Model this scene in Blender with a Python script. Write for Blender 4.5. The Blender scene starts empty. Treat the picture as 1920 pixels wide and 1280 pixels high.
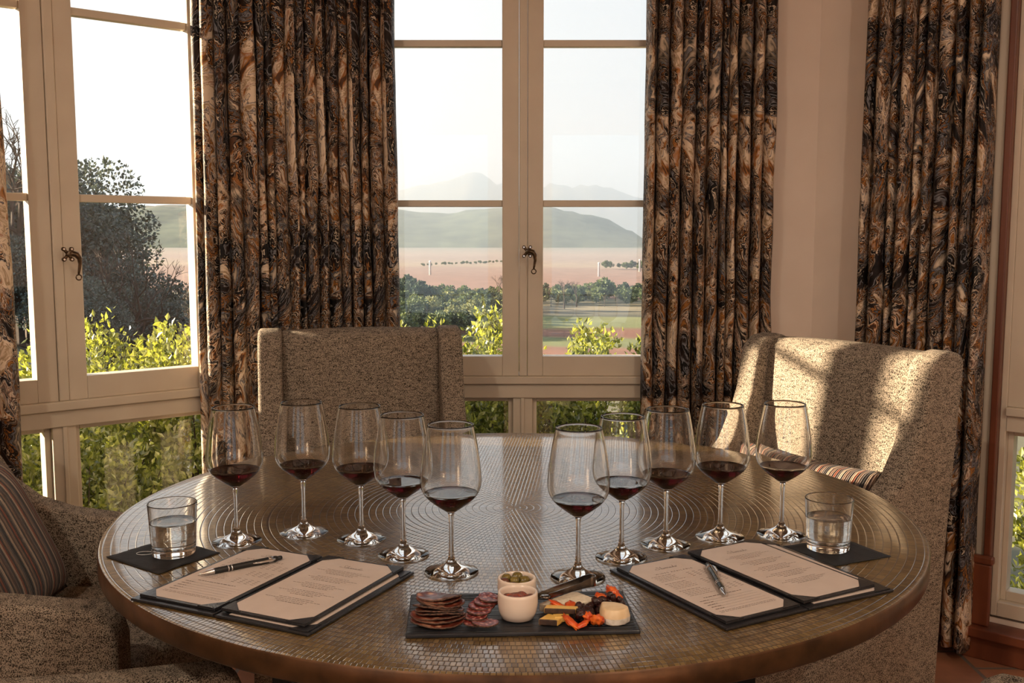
import bpy, bmesh, math, random
from math import pi, sin, cos, tan, atan2, sqrt, radians
from mathutils import Vector, Matrix, noise as mnoise
random.seed(7)
SC = bpy.context.scene
COL = SC.collection

# ------------------------------------------------------------------ camera
EYE = 1.295
cd = bpy.data.cameras.new('camera'); cam = bpy.data.objects.new('camera', cd); COL.objects.link(cam)
cd.lens = 35.25; cd.sensor_width = 36.0; cd.clip_start = 0.05; cd.clip_end = 40000
cam.location = (0, 0, EYE)
cam.rotation_euler = (radians(90 - 5.98), 0, 0)
SC.camera = cam
# ------------------------------------------------------------------ view, light
SC.view_settings.view_transform = 'Standard'; SC.view_settings.look = 'None'
SC.view_settings.exposure = 0.0; SC.view_settings.gamma = 1.0
SC.view_settings.use_curve_mapping = False
cy = SC.cycles
cy.max_bounces = 16; cy.transmission_bounces = 14; cy.transparent_max_bounces = 24
cy.diffuse_bounces = 5; cy.glossy_bounces = 6; cy.volume_bounces = 2
cy.use_denoising = True
cy.caustics_reflective = False; cy.caustics_refractive = True; cy.blur_glossy = 0.3
cy.sample_clamp_indirect = 6.0

W = bpy.data.worlds.new('sky'); SC.world = W; W.use_nodes = True
wn = W.node_tree; wn.nodes.clear()
o_ = wn.nodes.new('ShaderNodeOutputWorld'); bg = wn.nodes.new('ShaderNodeBackground')
tc = wn.nodes.new('ShaderNodeTexCoord'); sp = wn.nodes.new('ShaderNodeSeparateXYZ')
cr = wn.nodes.new('ShaderNodeValToRGB')
wn.links.new(tc.outputs['Generated'], sp.inputs[0]); wn.links.new(sp.outputs['Z'], cr.inputs[0])
cr.color_ramp.elements[0].position = 0.0; cr.color_ramp.elements[0].color = (0.80, 0.91, 1.0, 1)
cr.color_ramp.elements[1].position = 1.0; cr.color_ramp.elements[1].color = (0.42, 0.60, 0.95, 1)
e = cr.color_ramp.elements.new(0.30); e.color = (0.90, 0.95, 1.0, 1)
# the sky brightens towards the low sun, as a real one does
dt = wn.nodes.new('ShaderNodeVectorMath'); dt.operation = 'DOT_PRODUCT'; dt.inputs[1].default_value = (-cos(radians(13)) * cos(radians(8)), cos(radians(13)) * sin(radians(8)), sin(radians(13)))
wn.links.new(tc.outputs['Generated'], dt.inputs[0])
gl = wn.nodes.new('ShaderNodeValToRGB'); gl.color_ramp.interpolation = 'EASE'
gl.color_ramp.elements[0].position = 0.10; gl.color_ramp.elements[0].color = (0, 0, 0, 1)
gl.color_ramp.elements[1].position = 1.0; gl.color_ramp.elements[1].color = (1.0, 0.86, 0.66, 1)
e = gl.color_ramp.elements.new(0.55); e.color = (0.36, 0.31, 0.24, 1)
wn.links.new(dt.outputs['Value'], gl.inputs[0])
sk = wn.nodes.new('ShaderNodeMixRGB'); sk.blend_type = 'ADD'; sk.inputs[0].default_value = 1.0
wn.links.new(cr.outputs[0], sk.inputs[1]); wn.links.new(gl.outputs[0], sk.inputs[2])
wn.links.new(sk.outputs[0], bg.inputs[0]); bg.inputs[1].default_value = 1.0
wn.links.new(bg.outputs[0], o_.inputs[0])

sd = bpy.data.lights.new('sun', 'SUN'); sun = bpy.data.objects.new('sun', sd); COL.objects.link(sun)
sd.energy = 24.0; sd.color = (1.0, 0.80, 0.56); sd.angle = radians(1.2)
A_, E_ = radians(8.0), radians(13.0)
sdir = Vector((cos(A_) * cos(E_), -sin(A_) * cos(E_), -sin(E_)))
sun.rotation_euler = sdir.to_track_quat('-Z', 'Y').to_euler(); sun.location = (-6, 3, 5)

LAMP_W = 31.0        # each ceiling downlight

# ------------------------------------------------------------------ helpers
def tag(o, label=None, cat=None, group=None, kind=None):
    if label: o['label'] = label
    if cat: o['category'] = cat
    if group: o['group'] = group
    if kind: o['kind'] = kind
    return o
def empty(name, loc=(0, 0, 0), rz=0.0, label=None, cat=None, group=None, kind=None):
    o = bpy.data.objects.new(name, None); COL.objects.link(o)
    o.location = loc; o.rotation_euler = (0, 0, rz); o.empty_display_size = 0.05
    return tag(o, label, cat, group, kind)
def obj(name, bm, m=None, parent=None, smooth=False, bevel=0.0, seg=2):
    me = bpy.data.meshes.new(name); bm.to_mesh(me); bm.free()
    return objm(name, me, m, parent, smooth, bevel, seg)
def objm(name, me, m=None, parent=None, smooth=False, bevel=0.0, seg=2):
    o = bpy.data.objects.new(name, me); COL.objects.link(o)
    if m: me.materials.append(m)
    if parent: o.parent = parent
    if smooth:
        me.shade_smooth()
    if bevel:
        b = o.modifiers.new('bevel', 'BEVEL'); b.width = bevel; b.segments = seg; b.limit_method = 'ANGLE'; b.angle_limit = radians(35)
    return o
def pydata(name, v, f, m=None, parent=None, smooth=False):
    me = bpy.data.meshes.new(name); me.from_pydata(v, [], f); me.update()
    return objm(name, me, m, parent, smooth)
def box(bm, x0, x1, y0, y1, z0, z1, M=None):
    v = [Vector((x, y, z)) for x in (x0, x1) for y in (y0, y1) for z in (z0, z1)]
    if M: v = [M @ p for p in v]
    v = [bm.verts.new(p) for p in v]
    for q in ((0, 1, 3, 2), (4, 6, 7, 5), (0, 4, 5, 1), (2, 3, 7, 6), (0, 2, 6, 4), (1, 5, 7, 3)):
        bm.faces.new([v[i] for i in q])
    return v
def lathe(bm, prof, n=48, closed=False, off=(0, 0, 0), cap=False):
    rings = []
    for r, z in prof:
        if r < 1e-6: rings.append([bm.verts.new((off[0], off[1], z + off[2]))])
        else: rings.append([bm.verts.new((off[0] + r * cos(2 * pi * i / n), off[1] + r * sin(2 * pi * i / n), z + off[2])) for i in range(n)])
    k = len(rings)
    for a in range(k if closed else k - 1):
        A, B = rings[a], rings[(a + 1) % k]
        for i in range(n):
            j = (i + 1) % n
            if len(A) == 1 and len(B) == 1: continue
            if len(A) == 1: bm.faces.new((A[0], B[j], B[i]))
            elif len(B) == 1: bm.faces.new((A[i], A[j], B[0]))
            else: bm.faces.new((A[i], A[j], B[j], B[i]))
def tube(bm, pts, rad, n=8, caps=True):
    pts = [Vector(p) for p in pts]
    if not isinstance(rad, (list, tuple)): rad = [rad] * len(pts)
    rings = []; up = Vector((0, 0, 1))
    for i, p in enumerate(pts):
        t = (pts[min(i + 1, len(pts) - 1)] - pts[max(i - 1, 0)])
        if t.length < 1e-9: t = Vector((0, 0, 1))
        t.normalize()
        ref = up if abs(t.z) < 0.95 else Vector((1, 0, 0))
        a = t.cross(ref).normalized(); b = t.cross(a).normalized()
        rings.append([bm.verts.new(p + (a * cos(2 * pi * k / n) + b * sin(2 * pi * k / n)) * rad[i]) for k in range(n)])
    for i in range(len(pts) - 1):
        for k in range(n):
            bm.faces.new((rings[i][k], rings[i][(k + 1) % n], rings[i + 1][(k + 1) % n], rings[i + 1][k]))
    if caps:
        bm.faces.new(rings[0][::-1]); bm.faces.new(rings[-1])
def prism(bm, poly, z0, z1, M=None):
    a = [Vector((x, y, z0)) for x, y in poly]; b = [Vector((x, y, z1)) for x, y in poly]
    if M: a = [M @ p for p in a]; b = [M @ p for p in b]
    a = [bm.verts.new(p) for p in a]; b = [bm.verts.new(p) for p in b]
    bm.faces.new(a[::-1]); bm.faces.new(b)
    for i in range(len(a)):
        j = (i + 1) % len(a); bm.faces.new((a[i], a[j], b[j], b[i]))
def fixn(bm): bmesh.ops.recalc_face_normals(bm, faces=bm.faces)

# ------------------------------------------------------------------ materials
class NT:
    def __init__(s, name):
        s.m = bpy.data.materials.new(name); s.m.use_nodes = True; s.t = s.m.node_tree; s.t.nodes.clear()
        s.out = s.t.nodes.new('ShaderNodeOutputMaterial')
    def n(s, typ, **k):
        nd = s.t.nodes.new('ShaderNode' + typ)
        for a, b in k.items():
            if a[0] == '_': nd.inputs[a[1:].replace('_', ' ')].default_value = b
            else: setattr(nd, a, b)
        return nd
    def l(s, a, b): s.t.links.new(a, b)
    def math(s, op, a, b=None, c=None):
        nd = s.t.nodes.new('ShaderNodeMath'); nd.operation = op
        for i, v in enumerate((a, b, c)):
            if v is None: continue
            if isinstance(v, (int, float)): nd.inputs[i].default_value = v
            else: s.l(v, nd.inputs[i])
        return nd.outputs[0]
    def ramp(s, fac, stops, interp='LINEAR'):
        nd = s.t.nodes.new('ShaderNodeValToRGB'); cr = nd.color_ramp; cr.interpolation = interp
        while len(cr.elements) > 1: cr.elements.remove(cr.elements[-1])
        cr.elements[0].position = stops[0][0]; cr.elements[0].color = (*stops[0][1], 1)
        for p, c in stops[1:]:
            e = cr.elements.new(p); e.color = (*c, 1)
        s.l(fac, nd.inputs[0]); return nd.outputs[0]
    def bsdf(s, color=None, rough=0.5, metal=0.0, **k):
        b = s.n('BsdfPrincipled'); b.inputs['Roughness'].default_value = rough; b.inputs['Metallic'].default_value = metal
        if color is not None:
            if isinstance(color, tuple): b.inputs['Base Color'].default_value = (*color, 1)
            else: s.l(color, b.inputs['Base Color'])
        for a, v in k.items(): b.inputs[a.replace('_', ' ')].default_value = v
        s.l(b.outputs[0], s.out.inputs[0]); return b
    def bump(s, h, b, strength=0.3, dist=0.01):
        nd = s.n('Bump'); nd.inputs['Strength'].default_value = strength; nd.inputs['Distance'].default_value = dist
        s.l(h, nd.inputs['Height']); s.l(nd.outputs[0], b.inputs['Normal'])
    def coord(s, which='Object', scale=None):
        t = s.n('TexCoord').outputs[which]
        if scale:
            mp = s.n('Mapping'); mp.inputs['Scale'].default_value = scale; s.l(t, mp.inputs[0]); return mp.outputs[0]
        return t
def noisy(name, c1, c2, scale=20, rough=0.6, metal=0.0, bump=0.0, detail=4, lo=0.35, hi=0.65, mapscale=None, **k):
    N = NT(name); v = N.coord('Object', mapscale)
    nz = N.n('TexNoise', _Scale=scale, _Detail=detail); N.l(v, nz.inputs['Vector'])
    col = N.ramp(nz.outputs[0], [(lo, c1), (hi, c2)])
    b = N.bsdf(col, rough, metal, **k)
    if bump: N.bump(nz.outputs[0], b, bump, 0.004)
    return N.m
def emis(name, c, s):
    N = NT(name); e = N.n('Emission'); e.inputs[0].default_value = (*c, 1); e.inputs[1].default_value = s
    N.l(e.outputs[0], N.out.inputs[0]); return N.m

M_plaster = noisy('plaster', (0.76, 0.64, 0.54), (0.80, 0.68, 0.58), 6, 0.85, bump=0.08)
M_ceiling = noisy('ceiling_paint', (0.72, 0.66, 0.58), (0.76, 0.70, 0.62), 5, 0.9)
M_paint = noisy('cream_paint', (0.58, 0.50, 0.395), (0.62, 0.54, 0.43), 8, 0.38, bump=0.02)
M_wood = noisy('red_wood', (0.11, 0.030, 0.014), (0.20, 0.060, 0.026), 12, 0.35, mapscale=(1, 1, 0.12))
M_legwood = noisy('dark_leg_wood', (0.012, 0.008, 0.006), (0.025, 0.016, 0.012), 20, 0.4)
M_bronze = noisy('latch_bronze', (0.07, 0.045, 0.025), (0.16, 0.10, 0.06), 60, 0.35, 0.85)
M_steel = noisy('polished_steel', (0.6, 0.6, 0.6), (0.75, 0.75, 0.75), 60, 0.15, 1.0)
M_screw = noisy('screw_steel', (0.7, 0.65, 0.6), (0.85, 0.8, 0.75), 60, 0.25, 1.0)
M_tong = noisy('tong_steel', (0.22, 0.19, 0.17), (0.34, 0.30, 0.27), 60, 0.22, 1.0)
M_leather = noisy('black_leatherette', (0.010, 0.010, 0.012), (0.022, 0.021, 0.023), 300, 0.32, bump=0.15)
M_napkin = noisy('black_paper_napkin', (0.006, 0.006, 0.007), (0.014, 0.014, 0.015), 60, 0.75, bump=0.25)
M_page = noisy('cream_paper', (0.60, 0.50, 0.44), (0.63, 0.53, 0.47), 30, 0.6)
M_ink = noisy('brown_ink', (0.11, 0.075, 0.06), (0.14, 0.10, 0.08), 30, 0.7)
M_inkf = noisy('pale_ink', (0.13, 0.09, 0.075), (0.18, 0.125, 0.10), 30, 0.7)
M_rubber = noisy('matte_black_barrel', (0.008, 0.008, 0.008), (0.014, 0.014, 0.013), 100, 0.5)
M_ramekin = noisy('cream_porcelain', (0.74, 0.62, 0.52), (0.77, 0.65, 0.55), 10, 0.22)
M_jam = noisy('red_jam', (0.10, 0.012, 0.008), (0.30, 0.05, 0.02), 160, 0.2, bump=0.8)
M_olive = noisy('olive_skin', (0.12, 0.085, 0.02), (0.26, 0.20, 0.055), 30, 0.25)
M_olivep = noisy('purple_olive_skin', (0.08, 0.03, 0.025), (0.17, 0.075, 0.045), 30, 0.25)
M_apricot = noisy('dried_apricot', (0.55, 0.05, 0.012), (0.85, 0.20, 0.03), 60, 0.28, bump=0.3, Subsurface_Weight=0.25, Subsurface_Scale=0.004)
M_currant = noisy('dark_dried_berry', (0.012, 0.004, 0.004), (0.05, 0.012, 0.010), 200, 0.22, bump=0.5)
M_brie = noisy('soft_cheese_paste', (0.72, 0.52, 0.30), (0.80, 0.62, 0.40), 60, 0.5, bump=0.15)
M_brierind = noisy('white_bloomy_rind', (0.55, 0.48, 0.40), (0.80, 0.74, 0.66), 90, 0.7, bump=0.5)
M_hardch = noisy('pale_hard_cheese', (0.66, 0.56, 0.42), (0.76, 0.68, 0.54), 220, 0.5, bump=0.25)
M_yellow = noisy('yellow_cheese', (0.72, 0.42, 0.09), (0.80, 0.52, 0.14), 60, 0.4)
M_darkrind = noisy('dark_cheese_rind', (0.02, 0.01, 0.006), (0.07, 0.035, 0.02), 90, 0.5)
M_bark = noisy('bark', (0.05, 0.035, 0.025), (0.10, 0.07, 0.05), 15, 0.9)
M_twig = noisy('bare_twig', (0.06, 0.045, 0.035), (0.10, 0.075, 0.06), 5, 0.9)
M_whitepost = noisy('white_post_paint', (0.78, 0.78, 0.76), (0.85, 0.85, 0.83), 1, 0.6)
M_lampmetal = noisy('lamp_trim_white', (0.8, 0.78, 0.74), (0.85, 0.83, 0.8), 10, 0.4)

def speckle(name, dark, light, sc=460):
    N = NT(name); v = N.coord('Object')
    a = N.n('TexNoise', _Scale=sc, _Detail=2.0, _Roughness=0.6); N.l(v, a.inputs['Vector'])
    mp = N.n('Mapping'); mp.inputs['Scale'].default_value = (1, 1, 3.2); N.l(v, mp.inputs[0])
    b = N.n('TexNoise', _Scale=60, _Detail=3.0); N.l(mp.outputs[0], b.inputs['Vector'])
    f = N.math('ADD', N.math('MULTIPLY', a.outputs[0], 0.78), N.math('MULTIPLY', b.outputs[0], 0.22))
    mid = tuple((x * 0.55 + y * 0.45) for x, y in zip(dark, light))
    col = N.ramp(f, [(0.41, dark), (0.48, mid), (0.56, light), (0.64, light)])
    bs = N.bsdf(col, 0.9); bs.inputs['Specular IOR Level'].default_value = 0.2
    N.bump(f, bs, 0.6, 0.003)
    return N.m
M_tweed = speckle('tweed_upholstery', (0.014, 0.009, 0.006), (0.38, 0.31, 0.24))

def stripes(name):
    N = NT(name); uv = N.coord('UV'); s = N.n('SeparateXYZ'); N.l(uv, s.inputs[0])
    nz = N.n('TexNoise', _Scale=4.0, _Detail=2.0); N.l(uv, nz.inputs['Vector'])
    x = N.math('ADD', N.math('MULTIPLY', s.outputs[0], 4.2), N.math('MULTIPLY', nz.outputs[0], 0.05))
    fr = N.math('FRACT', x)
    k = (0.015, 0.010, 0.010); cr_ = (0.40, 0.29, 0.21); gr = (0.10, 0.075, 0.065); ru = (0.22, 0.055, 0.022); br = (0.06, 0.028, 0.020); ta = (0.20, 0.12, 0.08)
    seq = [k, cr_, br, ta, k, ru, k, gr, cr_, k, ta, br, gr, k, cr_, ru, k, ta, gr, k]
    col = N.ramp(fr, [(i / len(seq), c) for i, c in enumerate(seq)], 'CONSTANT')
    b = N.bsdf(col, 0.8, Sheen_Weight=0.15)
    rib = N.math('SINE', N.math('MULTIPLY', x, 2 * pi * len(seq) / 1.0))
    N.bump(rib, b, 0.6, 0.003)
    return N.m
M_stripe = stripes('striped_velvet')

def marble():
    N = NT('agate_print_fabric'); uv = N.coord('UV')
    s_ = N.n('SeparateXYZ'); N.l(uv, s_.inputs[0])
    ru_ = N.math('MULTIPLY', N.math('FRACT', N.math('DIVIDE', s_.outputs[0], 0.31)), 0.31)
    rv_ = N.math('MULTIPLY', s_.outputs[1], 0.60)
    cx_ = N.n('CombineXYZ'); N.l(ru_, cx_.inputs[0]); N.l(rv_, cx_.inputs[1]); v = cx_.outputs[0]
    n1 = N.n('TexNoise', _Scale=5.0, _Detail=3.0, _Distortion=1.2); N.l(v, n1.inputs['Vector'])
    mx = N.n('VectorMath', operation='SCALE'); N.l(n1.outputs['Color'], mx.inputs[0]); mx.inputs['Scale'].default_value = 0.34
    ad = N.n('VectorMath', operation='ADD'); N.l(v, ad.inputs[0]); N.l(mx.outputs[0], ad.inputs[1])
    n2 = N.n('TexNoise', _Scale=7.5, _Detail=4.0, _Roughness=0.50, _Distortion=2.2); N.l(ad.outputs[0], n2.inputs['Vector'])
    n3 = N.n('TexNoise', _Scale=5.5, _Detail=2.0, _Distortion=0.8); N.l(ad.outputs[0], n3.inputs['Vector'])
    n4 = N.n('TexNoise', _Scale=30.0, _Detail=3.0, _Roughness=0.6, _Distortion=2.0); N.l(ad.outputs[0], n4.inputs['Vector'])
    f = N.math('ADD', N.math('MULTIPLY', n2.outputs[0], 0.90), N.math('MULTIPLY', n4.outputs[0], 0.10))
    blk = (0.004, 0.003, 0.003); dk = (0.022, 0.011, 0.008); br = (0.10, 0.045, 0.022); ru = (0.44, 0.18, 0.04); tn = (0.36, 0.24, 0.13); cr_ = (0.76, 0.62, 0.47); gy = (0.22, 0.22, 0.24); pk = (0.42, 0.27, 0.20)
    c1 = N.ramp(f, [(0.30, blk), (0.35, dk), (0.375, cr_), (0.385, blk), (0.41, br), (0.425, ru), (0.435, blk), (0.452, dk), (0.46, cr_), (0.47, blk), (0.488, br), (0.495, ru), (0.503, cr_), (0.512, blk), (0.53, dk), (0.54, gy), (0.548, cr_), (0.556, blk), (0.575, pk), (0.585, cr_), (0.595, dk), (0.62, ru), (0.64, blk), (0.66, tn), (0.70, cr_)])
    c2 = N.ramp(f, [(0.34, blk), (0.42, dk), (0.445, gy), (0.455, blk), (0.50, blk), (0.508, cr_), (0.516, blk), (0.55, dk), (0.56, ru), (0.57, blk), (0.60, gy), (0.61, blk), (0.7, cr_)])
    c3 = N.ramp(f, [(0.36, br), (0.40, ru), (0.43, pk), (0.46, cr_), (0.50, tn), (0.52, cr_), (0.56, cr_), (0.57, br), (0.58, gy), (0.61, cr_), (0.66, tn)])
    m1 = N.n('MixRGB'); N.l(N.ramp(n3.outputs[0], [(0.475, (0, 0, 0)), (0.515, (1, 1, 1))]), m1.inputs[0]); N.l(c2, m1.inputs[1]); N.l(c1, m1.inputs[2])
    m2 = N.n('MixRGB'); N.l(N.ramp(n3.outputs[0], [(0.585, (0, 0, 0)), (0.60, (1, 1, 1))]), m2.inputs[0]); N.l(m1.outputs[0], m2.inputs[1]); N.l(c3, m2.inputs[2])
    b = N.bsdf(m2.outputs[0], 0.6); b.inputs['Specular IOR Level'].default_value = 0.25
    tr = N.n('BsdfTranslucent'); N.l(m2.outputs[0], tr.inputs[0])
    ms = N.n('MixShader'); ms.inputs[0].default_value = 0.06; N.l(b.outputs[0], ms.inputs[1]); N.l(tr.outputs[0], ms.inputs[2]); N.l(ms.outputs[0], N.out.inputs[0])
    return N.m
M_curtain = marble()

def tabletop():
    N = NT('ring_woven_bronze'); s = N.n('SeparateXYZ'); N.l(N.coord('Object'), s.inputs[0])
    r = N.math('SQRT', N.math('ADD', N.math('POWER', s.outputs[0], 2.0), N.math('POWER', s.outputs[1], 2.0)))
    a = N.math('ARCTAN2', s.outputs[1], s.outputs[0])
    w, L = 0.0135, 0.0078
    ring = N.math('DIVIDE', r, w); ri = N.math('FLOOR', ring); rf = N.math('FRACT', ring)
    u = N.math('ADD', N.math('MULTIPLY', N.math('MULTIPLY', a, N.math('ADD', ri, 0.5)), w / L), N.math('MULTIPLY', ri, 0.437))
    uf = N.math('FRACT', u); ui = N.math('FLOOR', u)
    er = N.math('MINIMUM', N.math('MULTIPLY', rf, w), N.math('MULTIPLY', N.math('SUBTRACT', 1.0, rf), w))
    eu = N.math('MINIMUM', N.math('MULTIPLY', uf, L), N.math('MULTIPLY', N.math('SUBTRACT', 1.0, uf), L))
    e = N.math('MINIMUM', er, N.math('MULTIPLY', eu, 1.3))
    sm = N.n('MapRange'); sm.interpolation_type = 'SMOOTHSTEP'; sm.inputs['From Max'].default_value = 0.0015; N.l(e, sm.inputs['Value'])
    # random tilt/brightness of every little tile
    cb = N.n('CombineXYZ'); N.l(ri, cb.inputs[0]); N.l(ui, cb.inputs[1])
    wn_ = N.n('TexWhiteNoise', noise_dimensions='3D'); N.l(cb.outputs[0], wn_.inputs['Vector'])
    nz = N.n('TexNoise', _Scale=9.0, _Detail=4.0); N.l(N.coord('Object'), nz.inputs['Vector'])
    # seams between the metal sheets: one chord each way and an inner disc
    seam = N.math('MINIMUM', N.math('ABSOLUTE', N.math('ADD', s.outputs[1], -0.01)), N.math('ABSOLUTE', N.math('SUBTRACT', r, 0.475)))
    sl = N.math('GREATER_THAN', seam, 0.0012)
    h = N.math('MULTIPLY', N.math('ADD', sm.outputs[0], N.math('MULTIPLY', wn_.outputs['Value'], 0.35)), sl)
    v = N.math('ADD', N.math('MULTIPLY', nz.outputs[0], 0.6), N.math('MULTIPLY', wn_.outputs['Value'], 0.4))
    c = N.ramp(v, [(0.25, (0.12, 0.072, 0.024)), (0.50, (0.19, 0.120, 0.042)), (0.75, (0.28, 0.185, 0.072))])
    mx = N.n('MixRGB'); N.l(N.math('MULTIPLY', sm.outputs[0], sl), mx.inputs[0]); mx.inputs[1].default_value = (0.05, 0.028, 0.014, 1); N.l(c, mx.inputs[2])
    b = N.bsdf(mx.outputs[0], 0.32, 0.22, Coat_Weight=1.0, Coat_Roughness=0.09, Coat_IOR=1.75)
    N.bump(h, b, 0.5, 0.00055)
    N.l(b.inputs['Normal'].links[0].from_socket, b.inputs['Coat Normal'])
    return N.m
M_table = tabletop()
M_tedge = noisy('bronze_table_edge', (0.06, 0.028, 0.012), (0.13, 0.06, 0.025), 22, 0.35, 0.5, bump=0.2)
M_tbase = noisy('dark_metal_base', (0.012, 0.011, 0.010), (0.022, 0.02, 0.018), 30, 0.4, 0.4)

def slate():
    N = NT('ribbed_black_board'); s = N.coord('Object', (4, 60, 4))
    nz = N.n('TexNoise', _Scale=3.0, _Detail=5.0, _Distortion=0.6); N.l(s, nz.inputs['Vector'])
    c = N.ramp(nz.outputs[0], [(0.3, (0.008, 0.009, 0.012)), (0.7, (0.028, 0.030, 0.035))])
    b = N.bsdf(c, 0.30); N.bump(nz.outputs[0], b, 0.8, 0.004); return N.m
M_slate = slate()

def meat(name, lean, fat, sc, th, lo=0.02):
    N = NT(name); v = N.coord('Object')
    nz = N.n('TexVoronoi', _Scale=sc); N.l(v, nz.inputs['Vector'])
    n2 = N.n('TexNoise', _Scale=sc * 0.6, _Detail=4.0, _Distortion=1.5); N.l(v, n2.inputs['Vector'])
    f = N.math('ADD', N.math('MULTIPLY', nz.outputs['Distance'], 0.6), N.math('MULTIPLY', n2.outputs[0], 0.55))
    dk = tuple(x * 0.45 for x in lean)
    c = N.ramp(f, [(th - 0.12, fat), (th, lean), (th + 0.2, dk)])
    b = N.bsdf(c, 0.28); N.bump(f, b, 0.4, 0.002); return N.m
M_coppa = meat('cured_ham', (0.16, 0.035, 0.020), (0.52, 0.27, 0.17), 60, 0.48)
M_salami = meat('salami', (0.22, 0.030, 0.024), (0.55, 0.26, 0.20), 170, 0.50)
M_rindmeat = noisy('pepper_crust', (0.03, 0.015, 0.010), (0.16, 0.08, 0.05), 300, 0.7, bump=0.6)

def glassmat(name, ior, color=(1, 1, 1), rough=0.0):
    N = NT(name); g = N.n('BsdfGlass'); g.inputs['IOR'].default_value = ior; g.inputs['Color'].default_value = (*color, 1); g.inputs['Roughness'].default_value = rough
    N.l(g.outputs[0], N.out.inputs[0]); return N.m
M_glass = glassmat('clear_glass', 1.46, (0.985, 0.985, 0.98))
M_water = glassmat('water', 1.33, (0.98, 0.99, 0.99))
def winemat():
    N = NT('red_wine'); N.bsdf((0.055, 0.003, 0.006), 0.0, 0.0, Transmission_Weight=1.0, IOR=1.36); return N.m
M_wine = winemat()
def panemat():
    N = NT('window_glass'); t = N.n('BsdfTransparent'); t.inputs[0].default_value = (0.99, 0.995, 0.99, 1)
    g = N.n('BsdfGlossy'); g.inputs['Roughness'].default_value = 0.0
    fr = N.n('LayerWeight'); fr.inputs['Blend'].default_value = 0.5
    fz = N.math('ADD', N.math('MULTIPLY', N.math('POWER', fr.outputs['Facing'], 5.0), 0.95), 0.045)
    # facing angle only: the pane is a thin closed slab, both faces reflect
    m = N.n('MixShader'); N.l(fz, m.inputs[0]); N.l(t.outputs[0], m.inputs[1]); N.l(g.outputs[0], m.inputs[2]); N.l(m.outputs[0], N.out.inputs[0])
    return N.m
M_pane = panemat()

def tiles():
    N = NT('terracotta_tiles'); v = N.coord('Object')
    mp = N.n('Mapping'); mp.inputs['Rotation'].default_value = (0, 0, pi / 2); mp.inputs['Location'].default_value = (0.03, 0.085, 0); N.l(v, mp.inputs[0])
    b = N.n('TexBrick'); b.offset = 0.5; b.squash = 1.0
    for k, val in (('Scale', 1.0), ('Mortar Size', 0.007), ('Brick Width', 0.25), ('Row Height', 0.185), ('Mortar Smooth', 0.2), ('Bias', 0.0)): b.inputs[k].default_value = val
    b.inputs['Color1'].default_value = (0.34, 0.145, 0.080, 1); b.inputs['Color2'].default_value = (0.46, 0.21, 0.12, 1); b.inputs['Mortar'].default_value = (0.20, 0.165, 0.135, 1)
    N.l(mp.outputs[0], b.inputs['Vector'])
    nz = N.n('TexNoise', _Scale=9.0, _Detail=5.0); N.l(v, nz.inputs['Vector'])
    mx = N.n('MixRGB', blend_type='MULTIPLY'); mx.inputs[0].default_value = 0.5; N.l(b.outputs['Color'], mx.inputs[1]); N.l(N.ramp(nz.outputs[0], [(0.3, (0.45, 0.45, 0.45)), (0.7, (1.3, 1.3, 1.3))]), mx.inputs[2])
    bs = N.bsdf(mx.outputs[0], 0.42); N.bump(N.math('SUBTRACT', 1.0, b.outputs['Fac']), bs, 0.5, 0.004); return N.m
M_tiles = tiles()

def leafmat(name, c1, c2, rough, trans, sc=1.0, spec=0.5):
    N = NT(name)
    oi = N.n('ObjectInfo'); gm = N.n('NewGeometry')
    f = N.math('FRACT', N.math('ADD', gm.outputs['Random Per Island'], N.math('MULTIPLY', oi.outputs['Random'], 0.37)))
    c = N.ramp(f, [(0.0, c1), (0.75, c2), (1.0, tuple(min(1, x * 1.25) for x in c2))])
    b = N.bsdf(c, rough); b.inputs['Specular IOR Level'].default_value = spec
    t = N.n('BsdfTranslucent')
    mu = N.n('MixRGB', blend_type='MULTIPLY'); mu.inputs[0].default_value = 1.0; N.l(c, mu.inputs[1]); mu.inputs[2].default_value = (1.5, 1.45, 0.5, 1); N.l(mu.outputs[0], t.inputs[0])
    m = N.n('MixShader'); m.inputs[0].default_value = trans; N.l(b.outputs[0], m.inputs[1]); N.l(t.outputs[0], m.inputs[2]); N.l(m.outputs[0], N.out.inputs[0])
    return N.m
M_leaf = leafmat('glossy_shrub_leaf', (0.08, 0.105, 0.028), (0.31, 0.33, 0.095), 0.26, 0.40, spec=1.0)
M_oak = leafmat('oak_leaf', (0.065, 0.085, 0.080), (0.14, 0.17, 0.15), 0.6, 0.08, spec=0.2)  # leaf tones lightened and blued in place of haze over the grove
M_tree1 = leafmat('valley_tree_leaf', (0.06, 0.085, 0.055), (0.15, 0.19, 0.10), 0.7, 0.15, spec=0.2)  # valley leaf colours are brightened to carry some of the haze
M_tree2 = leafmat('olive_tree_leaf', (0.13, 0.15, 0.08), (0.30, 0.31, 0.17), 0.7, 0.15, spec=0.2)
M_tree3 = leafmat('dark_conifer_leaf', (0.03, 0.05, 0.04), (0.07, 0.10, 0.07), 0.7, 0.1, spec=0.2)

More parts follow.
